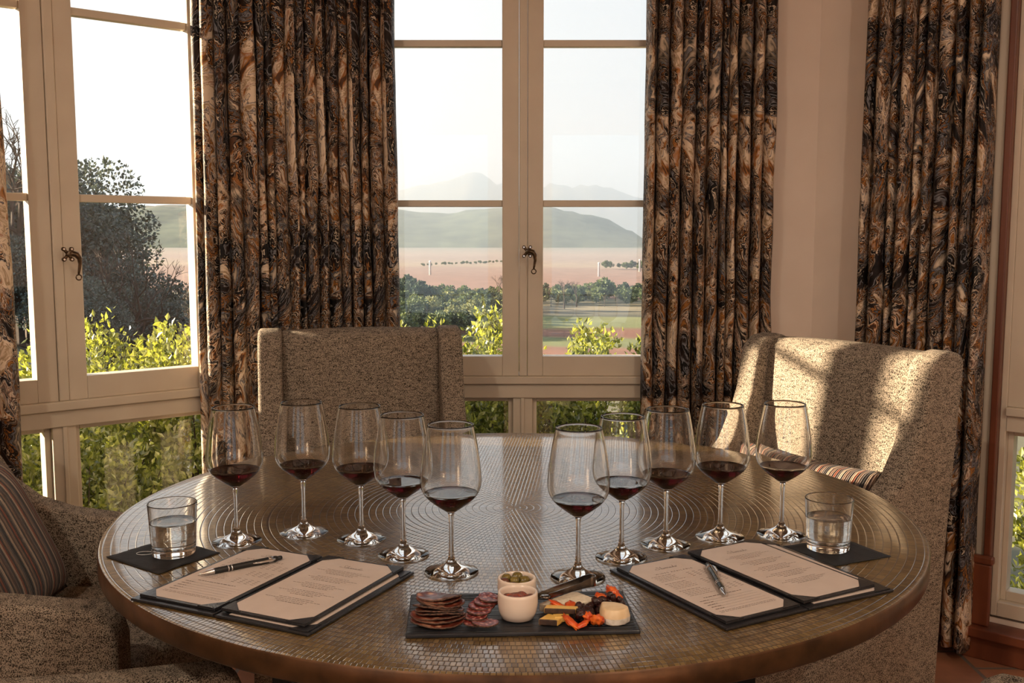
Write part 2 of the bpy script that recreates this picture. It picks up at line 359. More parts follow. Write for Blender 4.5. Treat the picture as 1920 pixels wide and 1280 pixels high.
def groundmat():
    N = NT('valley_ground'); v = N.coord('Object'); s = N.n('SeparateXYZ'); N.l(v, s.inputs[0])
    nz = N.n('TexNoise', _Scale=0.004, _Detail=4.0); N.l(v, nz.inputs['Vector'])
    nz2 = N.n('TexNoise', _Scale=0.05, _Detail=6.0); N.l(v, nz2.inputs['Vector'])
    y = N.math('LOGARITHM', N.math('MAXIMUM', N.math('ADD', s.outputs[1], N.math('ADD', N.math('MULTIPLY', s.outputs[0], 0.22), N.math('MULTIPLY', N.math('SUBTRACT', nz.outputs[0], 0.5), 120.0))), 20.0), 10.0)
    f = N.math('DIVIDE', N.math('SUBTRACT', y, 2.0), 1.8)     # 100 m -> 0, 6300 m -> 1
    L = lambda d: (math.log10(d) - 2.0) / 1.8
    red = (0.30, 0.115, 0.065); gr = (0.24, 0.27, 0.085); dk = (0.08, 0.085, 0.05); tan_ = (0.42, 0.34, 0.20); vn = (0.42, 0.21, 0.14); be = (0.48, 0.36, 0.25); lv = (0.40, 0.30, 0.26); ol = (0.24, 0.22, 0.12)
    c = N.ramp(f, [(L(105), ol), (L(300), ol), (L(310), red), (L(385), (0.38, 0.17, 0.10)), (L(392), gr), (L(425), gr), (L(432), red), (L(462), red), (L(470), gr), (L(520), (0.30, 0.32, 0.11)), (L(530), dk), (L(590), tan_), (L(680), ol), (L(700), vn), (L(980), (0.37, 0.19, 0.13)), (L(1300), (0.38, 0.24, 0.18)), (L(1400), be), (L(1900), lv), (L(2300), (0.45, 0.36, 0.30)), (L(3500), (0.30, 0.30, 0.26)), (L(4000), (0.16, 0.2, 0.13))])  # dark band by the trees is shade put into the ground colour
    mx = N.n('MixRGB', blend_type='MULTIPLY'); mx.inputs[0].default_value = 0.6; N.l(c, mx.inputs[1]); N.l(N.ramp(nz2.outputs[0], [(0.3, (0.6, 0.6, 0.6)), (0.7, (1.25, 1.25, 1.25))]), mx.inputs[2])
    mg = N.n('MixRGB', blend_type='MULTIPLY'); mg.inputs[0].default_value = 1.0; N.l(mx.outputs[0], mg.inputs[1]); mg.inputs[2].default_value = (0.56, 0.56, 0.56, 1)
    N.bsdf(mg.outputs[0], 0.95); return N.m
M_ground = groundmat()
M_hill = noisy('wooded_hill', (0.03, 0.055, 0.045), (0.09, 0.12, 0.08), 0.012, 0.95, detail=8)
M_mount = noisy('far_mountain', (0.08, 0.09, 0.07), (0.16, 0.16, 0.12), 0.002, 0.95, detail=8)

# ------------------------------------------------------------------ room shell
ZC = 2.95
def frame(p, dx, dy):     # wall-local frame: x along the wall, y outwards
    return math.atan2(dy, dx), Vector(p)
CL = Vector((-0.673, 3.40)); CR = Vector((1.02, 3.40))
dL = Vector((0.77, 0.638)); dR = Vector((0.77, -0.638))
SL = 2.3                                     # length of the left wall
PL = CL - dL * SL                            # its far end, the origin of its frame
aL = atan2(dL.y, dL.x); aR = atan2(dR.y, dR.x)
LR = 2.1
PR = CR + dR * LR
TH = 0.16
def wall(name, origin, ang, length, opening=None, ext0=0.0, ext1=0.0):
    bm = bmesh.new()
    if opening:
        u0, u1, z0, z1 = opening
        box(bm, -ext0, u0, 0, TH, 0, ZC); box(bm, u1, length + ext1, 0, TH, 0, ZC)
        if z0 > 0: box(bm, u0, u1, 0, TH, 0, z0)
        box(bm, u0, u1, 0, TH, z1, ZC)
    else: box(bm, -ext0, length + ext1, 0, TH, 0, ZC)
    o = obj(name, bm, M_plaster); o.location = (origin[0], origin[1], 0); o.rotation_euler = (0, 0, ang)
    o['kind'] = 'structure'; return o
Z0, Z1 = 0.13, 2.56
W2c = 0.036 - CL.x                            # centre of the middle window along the back wall
W1c = SL - 0.82
H2, H1 = 0.0685 + 0.360 + 0.095, 0.0685 + 0.336 + 0.095
wall('wall_back', CL, 0.0, CR.x - CL.x, (W2c - H2, W2c + H2, Z0, Z1), 0.0, 0.0)
wall('wall_left', PL, aL, SL, (W1c - H1, W1c + H1, Z0, Z1), 0.0, 0.0)
W3a = 0.588; W3w = 1.05
wall('wall_right', CR, aR, LR, (W3a, W3a + W3w, Z0 - 0.01, Z1), 0.0, 0.0)
YB = -4.2
# side walls and the wall behind the camera, openings added to admit sky light
def plainwall(name, p0, p1, openings=()):
    d = Vector(p1) - Vector(p0); ln = d.length
    bm = bmesh.new(); x = 0.0
    for u0, u1, z0, z1 in openings:
        box(bm, x, u0, 0, TH, 0, ZC); box(bm, u0, u1, 0, TH, 0, z0); box(bm, u0, u1, 0, TH, z1, ZC); x = u1
    box(bm, x, ln, 0, TH, 0, ZC)
    o = obj(name, bm, M_plaster); o.location = (p0[0], p0[1], 0); o.rotation_euler = (0, 0, atan2(d.y, d.x)); o['kind'] = 'structure'
plainwall('wall_far_left', (PL.x, YB), (PL.x, PL.y), ((1.2, 2.6, 0.9, 2.3),))
plainwall('wall_far_right', (PR.x, PR.y), (PR.x, YB))
plainwall('wall_near', (PR.x, YB), (PL.x, YB), ((0.7, 2.2, 0.3, 2.4), (2.9, 4.4, 0.3, 2.4)))
outline = [(PL.x, YB), (PR.x, YB), (PR.x, PR.y), (CR.x, CR.y), (CL.x, CL.y), (PL.x, PL.y)]
def grow(poly, k):
    c = Vector((0, 0)); out = []
    for x, y in poly:
        out.append((x + (k if x > 0 else -k), y + (k if y > 0 else -k)))
    return out
bm = bmesh.new(); prism(bm, grow(outline, 0.17), -0.12, 0.0); o = obj('floor', bm, M_tiles); o['kind'] = 'structure'
bm = bmesh.new(); prism(bm, grow(outline, 0.30), ZC, ZC + 0.15); o = obj('ceiling', bm, M_ceiling); o['kind'] = 'structure'
def base(name, origin, ang, segs):
    bm = bmesh.new()
    for a, b in segs: box(bm, a, b, -0.015, -0.0005, 0, 0.10)
    o = obj(name, bm, M_paint, bevel=0.003); o.location = (origin[0], origin[1], 0); o.rotation_euler = (0, 0, ang); o['kind'] = 'structure'
base('baseboard_back', CL, 0.0, [(0.02, CR.x - CL.x - 0.01)])
base('baseboard_left', PL, aL, [(0.0, SL - 0.02)])
base('baseboard_right', CR, aR, [(0.01, W3a - 0.06)])

# ------------------------------------------------------------------ windows
def latch(parent, u, z, label=None):
    M = Matrix.Translation((u, -0.064, z))
    bm = bmesh.new()
    for sx, sz in ((-1, 1), (1, 1), (-1, -1), (1, -1)):
        x, zz = (0.0125 * sx, 0.0145 * sz)
        if sx > 0: x -= 0.004
        tube(bm, [M @ Vector((0, 0.000, 0)), M @ Vector((x * .6, -0.002, zz * .6)), M @ Vector((x, 0.0, zz))], [0.006, 0.0045, 0.0055], 8)
        lathe_pts = M @ Vector((x, 0, zz))
        tube(bm, [lathe_pts + Vector((0, 0.004, 0)), lathe_pts + Vector((0, -0.006, 0))], 0.0058, 12)
    h = obj('latch', bm, M_bronze, parent, smooth=True)
    bm = bmesh.new()
    path = [(-0.004, -0.012, 0.001), (0.006, -0.018, 0.002), (0.016, -0.022, -0.001), (0.0235, -0.022, -0.012), (0.0245, -0.021, -0.028), (0.0215, -0.02, -0.046), (0.020, -0.02, -0.056)]
    tube(bm, [M @ Vector(p) for p in path], [0.006, 0.0085, 0.009, 0.0072, 0.0050, 0.0040, 0.003], 12)
    tube(bm, [M @ Vector((0, 0, 0)), M @ Vector((0, -0.014, 0))], 0.006, 12)
    ring = [M @ Vector((0.020 + 0.0075 * cos(t), -0.02, -0.065 + 0.0075 * sin(t))) for t in [2 * pi * i / 20 for i in range(21)]]
    tube(bm, ring, 0.0019, 8)
    obj('lever', bm, M_bronze, h, smooth=True)
    bm = bmesh.new()
    for sx, sz in ((-1, 1), (1, 1), (-1, -1), (1, -1)):
        x = 0.0125 * sx - (0.004 if sx > 0 else 0); p = M @ Vector((x, -0.006, 0.0145 * sz))
        tube(bm, [p, p + Vector((0, -0.0012, 0))], 0.0030, 12)
    obj('screw_head', bm, M_screw, h)
def window(name, origin, ang, uc, pw, dz=0.0, hh=None, top=2.47, fj=0.04):
    w = empty(name, (origin[0], origin[1], 0), ang, kind='structure')
    hw = 0.0685
    g0, g1 = uc - hw - pw, uc + hw + pw
    f0, f1 = g0 - 0.095, g1 + 0.095
    zb, ztr0, ztr1, zg = Z0, 0.746 + dz, 0.822 + dz, 0.889 + dz
    bm = bmesh.new()
    D = 0.10
    for a, b in ((f0, f0 + fj), (f1 - 0.04, f1)): box(bm, a, b, -0.012, D, zb, Z1)
    box(bm, f0 + fj, f1 - .04, -0.012, D, Z1 - 0.04, Z1)
    box(bm, f0 + fj, f1 - .04, -0.012, D, zb, zb + 0.045)
    obj('frame', bm, M_paint, w, bevel=0.002)
    bm = bmesh.new()
    box(bm, f0 + fj, f1 - .04, -0.030, D, ztr0 + 0.050, ztr1)
    box(bm, f0 + fj, f1 - .04, -0.014, D, ztr0, ztr0 + 0.048)
    obj('transom', bm, M_paint, w, bevel=0.003)
    bm = bmesh.new(); box(bm, uc - 0.033, uc + 0.033, -0.004, D, zb + 0.045, ztr0); box(bm, uc - 0.006, uc + 0.006, -0.012, -0.004, zb + 0.045, ztr0); obj('lower_mullion', bm, M_paint, w, bevel=0.002)
    for k, (a, b) in enumerate(((f0 + fj, uc - 0.033), (uc + 0.033, f1 - 0.04))):
        bm = bmesh.new(); t = 0.016
        box(bm, a, a + t, 0.02, 0.07, zb + .045, ztr0); box(bm, b - t, b, 0.02, 0.07, zb + .045, ztr0); box(bm, a + t, b - t, 0.02, 0.07, zb + .045, zb + .075); box(bm, a + t, b - t, 0.02, 0.07, ztr0 - t, ztr0)
        s = obj('lower_sash', bm, M_paint, w, bevel=0.002)
        bm = bmesh.new(); box(bm, a + t - .004, b - t + .004, 0.043, 0.047, zb + .071, ztr0 - t + .004); obj('glass_pane', bm, M_pane, s)
    # casements
    for k, (a, b) in enumerate(((g0, uc - hw), (uc + hw, g1))):
        lo = a - 0.095 + fj if k == 0 else uc + 0.0165
        hi = uc - 0.0125 if k == 0 else b + 0.055
        bm = bmesh.new(); y0, y1 = -0.010, 0.045
        box(bm, lo, a, y0, y1, ztr1, Z1 - .04); box(bm, b, hi, y0, y1, ztr1, Z1 - .04)
        box(bm, a, b, y0, y1, ztr1, zg); box(bm, a, b, y0, y1, top, Z1 - .04)
        s = obj('casement', bm, M_paint, w, bevel=0.002)
        bm = bmesh.new()
        for zz in (1.405 + dz, 1.930 + dz):
            box(bm, a, b, 0.000, 0.030, zz - 0.011, zz + 0.011)
        obj('muntin', bm, M_paint, s, bevel=0.002)
        bm = bmesh.new(); box(bm, a - .004, b + .004, 0.013, 0.017, zg - .004, top + .004); obj('glass_pane', bm, M_pane, s)
    bm = bmesh.new(); box(bm, uc - 0.0115, uc + 0.0155, -0.016, 0.05, ztr1, Z1 - .04); obj('mullion', bm, M_paint, w, bevel=0.003)
    if hh: latch(w, uc + hh, 1.245); latch(w, uc + hh, 2.16)
    return w
window('window_2', CL, 0.0, W2c, 0.360, hh=0.016)
window('window_1', PL, aL, W1c, 0.336, hh=0.016)
# right window, low and close to the floor, in a red wood surround
window('window_3', CR, aR, W3a + 0.021 + 0.0685 + 0.36 + 0.095 - 0.0, 0.360, dz=-0.038, hh=0.016, fj=0.018)
def placed(name, bm, m, origin, ang, bevel=0.003):
    o = obj(name, bm, m, bevel=bevel); o.location = (origin[0], origin[1], 0); o.rotation_euler = (0, 0, ang); return o
bm = bmesh.new(); box(bm, W3a - 0.028, W3a + 0.0, -0.02, TH, 0.13, ZC - .002); box(bm, W3a + 0.0, W3a + 0.022, -0.045, 0.06, 0.13, ZC - .002)
bm.free()
bm = bmesh.new(); box(bm, W3a - 0.030, W3a - 0.002, -0.03, -0.001, 0.10, ZC - .002); o = placed('trim_1', bm, M_paint, CR, aR); o['kind'] = 'structure'
bm = bmesh.new(); box(bm, W3a + 0.001, W3a + 0.021, -0.045, 0.10, Z0, Z1); o = placed('trim_2', bm, M_wood, CR, aR); o['kind'] = 'structure'
bm = bmesh.new(); box(bm, W3a - 0.035, W3a + 0.030, -0.062, -0.046, 0.105, 0.30); box(bm, W3a - 0.04, W3a + 0.035, -0.066, -0.040, 0.30, 0.325); o = placed('trim_3', bm, M_wood, CR, aR, 0.006); o['kind'] = 'structure'
bm = bmesh.new(); box(bm, W3a - 0.06, W3a + 1.1, -0.09, -0.001, 0.075, 0.105); box(bm, W3a - 0.05, W3a + 1.1, -0.065, -0.0165, 0.0, 0.075); o = placed('trim_4', bm, M_wood, CR, aR, 0.004); o['kind'] = 'structure'

# ------------------------------------------------------------------ ceiling downlights (behind and above the camera)
LAMPS = [(-1.3, -0.3), (1.3, -0.3), (-2.0, -2.6), (2.0, -2.6)]
for i, (x, y) in enumerate(LAMPS):
    lb = ['ceiling downlight over the left of the room', 'ceiling downlight over the right of the room', 'ceiling downlight at the back on the left', 'ceiling downlight at the back on the right'][i]
    t = empty('ceiling_lamp', (x, y, ZC), 0, lb, 'lamp', 'recessed ceiling lamps')
    bm = bmesh.new(); lathe(bm, [(0.055, -0.001), (0.085, -0.001), (0.085, -0.012), (0.055, -0.008)], 32, closed=True); obj('trim_ring', bm, M_lampmetal, t, smooth=True)
    ld = bpy.data.lights.new('lamp_light', 'AREA'); ld.shape = 'DISK'; ld.size = 0.11; ld.energy = LAMP_W; ld.color = (1.0, 0.85, 0.67)
    lo = bpy.data.objects.new('lamp_light', ld); COL.objects.link(lo); lo.parent = t; lo.location = (0, 0, -0.012)

# ------------------------------------------------------------------ curtains
def curtain(name, path, z0, z1, pleats, amp, seed, label, group=None):
    rnd = random.Random(seed)
    P = [Vector(p) for p in path]; seg = [(P[i + 1] - P[i]).length for i in range(len(P) - 1)]; tot = sum(seg)
    def at(s):
        s = max(0, min(tot, s)); i = 0
        while i < len(seg) - 1 and s > seg[i]: s -= seg[i]; i += 1
        d = (P[i + 1] - P[i]).normalized(); return P[i] + d * s, d
    # soft direction around corners
    def att(s):
        p = Vector((0, 0)); d = Vector((0, 0))
        for k in (-.06, -.03, 0, .03, .06):
            a, b = at(s + k * (1 if 0.06 < s < tot - 0.06 else 0)); p += a; d += b
        return p / 5, d.normalized()
    wd = [rnd.uniform(0.65, 1.4) for _ in range(pleats)]; sw = sum(wd); wd = [w * tot / sw for w in wd]
    am = [amp * rnd.uniform(0.75, 1.15) for _ in range(pleats)]
    ph = [rnd.uniform(-.3, .3) for _ in range(pleats)]
    NP = 18; rows = 44
    cols = []
    s0 = 0
    for k in range(pleats):
        for j in range(NP): cols.append((k, j / NP, s0))
        s0 += wd[k]
    cols.append((pleats - 1, 1.0, s0 - wd[-1]))
    verts = []; arc = []
    for r in range(rows + 1):
        tz = r / rows; z = z1 + (z0 - z1) * tz
        row = []
        for k, t, sb in cols:
            th = 2 * pi * t
            spread = 1.0 + 0.05 * tz
            wob = 0.006 * mnoise.noise(Vector((k * 3.1 + t * 2, z * 1.6, seed))) + 0.004 * mnoise.noise(Vector((k * 1.3, z * 5, seed + 9)))
            s = sb + wd[k] * (t - 0.12 * sin(th)) + wob
            ss = (s - tot / 2) * spread + tot / 2
            a, d = att(s); nrm = Vector((d.y, -d.x))
            a = a + d * (ss - s)
            off = am[k] * (0.9 + 0.25 * tz) * (0.5 - 0.5 * cos(th)) ** 0.55
            p = a + nrm * (off + wob)
            row.append((p.x, p.y, z + (0.0 if r < rows else 0.004 * sin(k * 2.1 + th))))
        verts.append(row)
    mid = verts[rows // 2]; ac = [0.0]
    for i in range(1, len(mid)): ac.append(ac[-1] + (Vector(mid[i]) - Vector(mid[i - 1])).length)
    n = len(cols); V = [p for row in verts for p in row]; F = []
    for r in range(rows):
        for i in range(n - 1): F.append((r * n + i, r * n + i + 1, (r + 1) * n + i + 1, (r + 1) * n + i))
    me = bpy.data.meshes.new(name); me.from_pydata(V, [], F); uvl = me.uv_layers.new(name='uv')
    off = rnd.uniform(0, 20)
    for li, lp in enumerate(me.loops):
        vi = lp.vertex_index; uvl.data[li].uv = (ac[vi % n] + off, V[vi][2] + off * 0.7)
    o = objm(name, me, M_curtain, None, smooth=True)
    so = o.modifiers.new('thick', 'SOLIDIFY'); so.thickness = 0.003; so.offset = 0
    return tag(o, label, 'curtain', group)
inL = Vector((0.638, -0.77)); inR = Vector((-0.638, -0.77))
def onL(s, off): return CL - dL * s + inL * off
def onR(t, off): return CR + dR * t + inR * off
curtain('curtain', [(-0.957, 3.128), (-0.880, 3.108), (-0.780, 3.140), (-0.60, 3.305), (-0.385, 3.335)], 0.025, 2.80, 18, 0.042, 3, 'wide marbled brown curtain between the left window and the middle window', 'agate print curtains')
curtain('curtain', [(0.440, 3.345), (0.855, 3.345)], 0.025, 2.80, 11, 0.066, 5, 'marbled brown curtain on the right of the middle window', 'agate print curtains')
curtain('curtain', [onR(0.19, 0.045), onR(0.56, 0.045)], 0.03, 2.80, 10, 0.07, 8, 'long marbled brown curtain behind the right chair, hanging to the tiles', 'agate print curtains')
curtain('curtain', [onL(1.50, 0.075), onL(0.972, 0.075)], 0.025, 2.80, 10, 0.08, 12, 'marbled curtain at the left edge behind the armchair with the cushion', 'agate print curtains')

# ------------------------------------------------------------------ chairs
def wing_mesh(side):
    # closed side panel; outline in (y forward, z), thickness in x, softened, the outer face flaring a little
    out = [(-0.025, 0.16), (-0.045, 0.55), (-0.085, 0.99), (-0.07, 1.010), (-0.035, 1.018), (0.015, 1.012), (0.045, 0.985), (0.058, 0.93), (0.072, 0.86), (0.098, 0.79), (0.14, 0.725), (0.20, 0.68), (0.28, 0.655), (0.40, 0.64), (0.54, 0.63), (0.595, 0.625), (0.625, 0.605), (0.635, 0.57), (0.635, 0.16)]
    bm = bmesh.new(); t = 0.071
    x0, x1 = (0.307 - t, 0.307)
    poly = out
    a = [bm.verts.new((x0 * side, y, z)) for y, z in poly]; b = [bm.verts.new((x1 * side, y, z)) for y, z in poly]
    bm.faces.new(a); bm.faces.new(b[::-1])
    for i in range(len(a)):
        j = (i + 1) % len(a); bm.faces.new((a[i], b[i], b[j], a[j]))
    fixn(bm); return bm
def chair(loc, rz, label, group='tweed wing chairs around the table'):
    t = empty('wing_chair', loc, rz, label, 'chair', group)
    # local: +y is forward (towards the table)
    for s in (-1, 1):
        obj('wing_arm', wing_mesh(s), M_tweed, t, smooth=True, bevel=0.022, seg=4)
    bm = bmesh.new(); n = 10; vs = []
    w = 0.238
    prof = [(-0.03, 0.20), (-0.045, 0.50), (-0.062, 0.80), (-0.085, 0.985), (-0.070, 1.003), (-0.045, 1.010), (-0.015, 1.006), (0.006, 0.985), (0.018, 0.90), (0.040, 0.70), (0.052, 0.52), (0.055, 0.20)]
    ny = 9; rings = []
    for i in range(ny):
        x = -w + 2 * w * i / (ny - 1); k = 1 - (x / w) ** 2
        rings.append([bm.verts.new((x, y + (0.014 * k if j > 6 else 0), z + (0.006 * k if 3 <= j <= 7 else 0))) for j, (y, z) in enumerate(prof)])
    for i in range(ny - 1):
        for j in range(len(prof)):
            q = (j + 1) % len(prof); bm.faces.new((rings[i][j], rings[i + 1][j], rings[i + 1][q], rings[i][q]))
    bm.faces.new(rings[0]); bm.faces.new(rings[-1][::-1]); fixn(bm)
    obj('backrest', bm, M_tweed, t, smooth=True, bevel=0.006, seg=2)
    bm = bmesh.new(); box(bm, -0.236, 0.236, 0.05, 0.600, 0.17, 0.37); obj('seat_frame', bm, M_tweed, t, bevel=0.01)
    bm = bmesh.new(); box(bm, -0.234, 0.234, 0.060, 0.645, 0.372, 0.49); obj('seat', bm, M_tweed, t, smooth=True, bevel=0.035, seg=4)
    for sx in (-1, 1):
        for y, tilt in ((0.0, -0.03), (0.60, 0.0)):
            bm = bmesh.new(); x = 0.275 * sx
            a = [bm.verts.new((x + dx * 0.024, y + dy * 0.024, 0.165)) for dx, dy in ((-1, -1), (1, -1), (1, 1), (-1, 1))]
            b = [bm.verts.new((x + dx * 0.015, y + tilt + dy * 0.015, 0.0)) for dx, dy in ((-1, -1), (1, -1), (1, 1), (-1, 1))]
            bm.faces.new(a); bm.faces.new(b[::-1])
            for i in range(4): j = (i + 1) % 4; bm.faces.new((a[i], b[i], b[j], a[j]))
            fixn(bm); obj('leg', bm, M_legwood, t, bevel=0.002)
    return t
def faceto(dx, dy): return atan2(dy, dx) - pi / 2
CH1 = chair((-0.462, 3.055, 0), faceto(0.20, -0.98), 'tweed wing chair standing behind the table in front of the middle window')
CH2 = chair((0.872, 2.650, 0), faceto(-0.83, -0.555), 'tweed wing chair at the right with sunlight across its backrest')
CHA = chair((-1.335, 2.055, 0), faceto(1.0, -0.03), 'tweed wing chair at the left edge with a striped cushion on its seat')
CHB = chair((-0.88, 1.01, 0), faceto(0.9, 0.43), 'tweed chair in the bottom left corner, only its armrest showing')
CHD = chair((0.98, 0.86, 0), faceto(-0.72, 0.69), 'tweed chair in the bottom right corner, only the armrest tip showing')

def cushion(name, w, h, th, M, label, vertical=True):
    bm = bmesh.new(); n = 22; uvs = {}
    grid = {}
    uvl = bm.loops.layers.uv.new('uv')
    for side in (1, -1):
        for i in range(n + 1):
            for j in range(n + 1):
                u = -1 + 2 * i / n; v = -1 + 2 * j / n
                edge = i in (0, n) or j in (0, n)
                if side == -1 and edge: continue
                pin = 1 - 0.06 * (1 - abs(v)) * 0 - 0.07 * (1 - u * u)
                x = u * w / 2 * (1 - 0.07 * (1 - v * v) * (abs(u) ** 3)); y = v * h / 2 * (1 - 0.07 * (1 - u * u) * (abs(v) ** 3))
                z = side * th / 2 * ((1 - u ** 4) * (1 - v ** 4)) ** 0.55
                grid[(side, i, j)] = bm.verts.new((x, y, z))
    def g(s, i, j): return grid[(1, i, j)] if (i in (0, n) or j in (0, n)) else grid[(s, i, j)]
    for side in (1, -1):
        for i in range(n):
            for j in range(n):
                q = [(i, j), (i + 1, j), (i + 1, j + 1), (i, j + 1)]
                if side == -1: q = q[::-1]
                f = bm.faces.new([g(side, *k) for k in q])
                for lp, (a, b) in zip(f.loops, q): lp[uvl].uv = ((a / n) * w / 0.45, (b / n) * h / 0.45)
    o = obj(name, bm, M_stripe, None, smooth=True)
    o.matrix_world = M
    return tag(o, label, 'cushion', 'striped cushions')
# left chair: square cushion leaning back towards the wing
Mc = Matrix.Translation((-1.095, 2.00, 0.637)) @ Matrix.Rotation(radians(84), 4, 'Z') @ Matrix.Rotation(radians(66), 4, 'X') @ Matrix.Rotation(radians(6), 4, 'Z')
cushion('cushion', 0.41, 0.34, 0.15, Mc, 'square striped cushion leaning in the armchair at the left edge')
ang = faceto(-0.83, -0.555)
Mc = Matrix.Translation((0.872 - 0.83 * 0.135, 2.650 - 0.555 * 0.135, 0.590)) @ Matrix.Rotation(ang + pi, 4, 'Z') @ Matrix.Rotation(radians(76), 4, 'X')
cushion('cushion', 0.46, 0.27, 0.12, Mc, 'striped cushion standing on the sunlit chair, half hidden by the table edge')

# ------------------------------------------------------------------ table
TX, TY, TR, TZ = 0.003, 1.945, 0.765, 0.76
T = empty('round_table', (TX, TY, 0), 0, 'large round table with a bronze ring-patterned top, set with wine glasses', 'table')
bm = bmesh.new(); lathe(bm, [(0, TZ), (0.2, TZ), (0.45, TZ), (0.70, TZ), (TR - 0.006, TZ), (TR - 0.002, TZ - 0.001)], 180)
o = obj('tabletop', bm, M_table, T, smooth=True)
bm = bmesh.new(); lathe(bm, [(TR - 0.002, TZ - 0.001), (TR, TZ - 0.004), (TR, TZ - 0.032), (TR - 0.004, TZ - 0.036), (0, TZ - 0.036)], 180); obj('table_edge', bm, M_tedge, T, smooth=True)
bm = bmesh.new(); lathe(bm, [(0.66, TZ - 0.037), (0.66, TZ - 0.075), (0.60, TZ - 0.075), (0.60, TZ - 0.037)], 96, closed=True); obj('apron', bm, M_tbase, T, smooth=True)
for a in (45, 135, 225, 315):
    x, y = 0.53 * cos(radians(a)), 0.53 * sin(radians(a))
    bm = bmesh.new(); box(bm, x - 0.016, x + 0.016, y - 0.016, y + 0.016, 0, TZ - 0.037); obj('leg', bm, M_tbase, T, bevel=0.002)
bm = bmesh.new()
for a in (45, 135):
    M = Matrix.Rotation(radians(a), 4, 'Z'); box(bm, -0.52, 0.52, -0.013, 0.013, 0.10 + (0.0 if a == 45 else 0.0), 0.125, M)
obj('stretcher', bm, M_tbase, T)

# ------------------------------------------------------------------ wine glasses
def spline(pts, n=6):
    out = []
    for i in range(len(pts) - 1):
        p0 = Vector(pts[max(i - 1, 0)]); p1 = Vector(pts[i]); p2 = Vector(pts[i + 1]); p3 = Vector(pts[min(i + 2, len(pts) - 1)])
        for k in range(n):
            t = k / n
            out.append(tuple(0.5 * ((2 * p1) + (-p0 + p2) * t + (2 * p0 - 5 * p1 + 4 * p2 - p3) * t * t + (-p0 + 3 * p1 - 3 * p2 + p3) * t ** 3)))
    out.append(tuple(pts[-1])); return out
GH = 0.240
bowl_out = spline([(0.0055, 0.0975), (0.0145, 0.1035), (0.0270, 0.1125), (0.0385, 0.1225), (0.0462, 0.1340), (0.0490, 0.1470), (0.0485, 0.1630), (0.0460, 0.1850), (0.0415, 0.2130), (0.0362, GH)], 5)
def inner(p, th): return [(max(r - th, 0.0), z) for r, z in p]
foot = [(0, 0.0), (0.0415, 0.0), (0.0422, 0.0), (0.0427, 0.0003), (0.0434, 0.0012), (0.0425, 0.0024), (0.034, 0.0042), (0.022, 0.0080), (0.012, 0.0135), (0.0068, 0.0190), (0.0048, 0.0250), (0.0040, 0.0350), (0.0037, 0.055), (0.0038, 0.080), (0.0045, 0.0930)]
bin_ = [(0.0, 0.1010), (0.006, 0.1018)] + [(r - 0.0008, z + 0.0003) for r, z in bowl_out[6:]]
bowl_out = bowl_out[:-1] + [(0.03628, GH - 0.0012), (0.0362, GH - 0.0003)]
prof = foot + bowl_out + [(0.0358, GH + 0.0001)] + bin_[::-1]
bm = bmesh.new(); lathe(bm, prof, 72); fixn(bm)
me_glass = bpy.data.meshes.new('wine_glass'); bm.to_mesh(me_glass); bm.free(); me_glass.shade_smooth(); me_glass.materials.append(M_glass)
def wine_mesh(level):
    pr = [(0.0, 0.1008)] + [(r - 0.0005, z + 0.0003) for r, z in bowl_out[5:] if z < level - 0.0005]
    rl = pr[-1][0] + 0.0012
    pr += [(rl, level + 0.0006), (rl - 0.0012, level), (rl * 0.6, level - 0.0002), (0.0, level - 0.0002)]
    bm = bmesh.new(); lathe(bm, pr, 72); fixn(bm); me = bpy.data.meshes.new('wine'); bm.to_mesh(me); bm.free(); me.shade_smooth(); me.materials.append(M_wine); return me
wm = [wine_mesh(0.1285), wine_mesh(0.1265)]
GL = [(-0.485, 1.722, 'wine glass nearest the left water tumbler, leftmost of the left arc'),
      (-0.377, 1.773, 'wine glass second from the left, before the chair by the window'),
      (-0.267, 1.734, 'wine glass in the middle of the left arc of five'),
      (-0.183, 1.647, 'wine glass fourth from the left, overlapped by the frontmost left one'),
      (-0.097, 1.561, 'frontmost wine glass of the left arc, beside the bowls board'),
      (0.104, 1.535, 'frontmost wine glass of the right arc, behind the tongs'),
      (0.183, 1.633, 'wine glass just right of the frontmost one on the right'),
      (0.268, 1.703, 'wine glass in the middle of the right arc of five'),
      (0.372, 1.747, 'wine glass second from the right, behind the right menu'),
      (0.485, 1.760, 'rightmost wine glass, before the sunlit chair beside the right tumbler')]
for i, (x, y, lb) in enumerate(GL):
    t = empty('wine_glass', (x, y, TZ), i * 0.7, lb, 'wine glass', 'wine glasses in two arcs on the table')
    o = bpy.data.objects.new('glass', me_glass); COL.objects.link(o); o.parent = t; o.location = (0, 0, 0.0003)
    o = bpy.data.objects.new('red_wine', wm[i % 2]); COL.objects.link(o); o.parent = t; o.location = (0, 0, 0.0003)

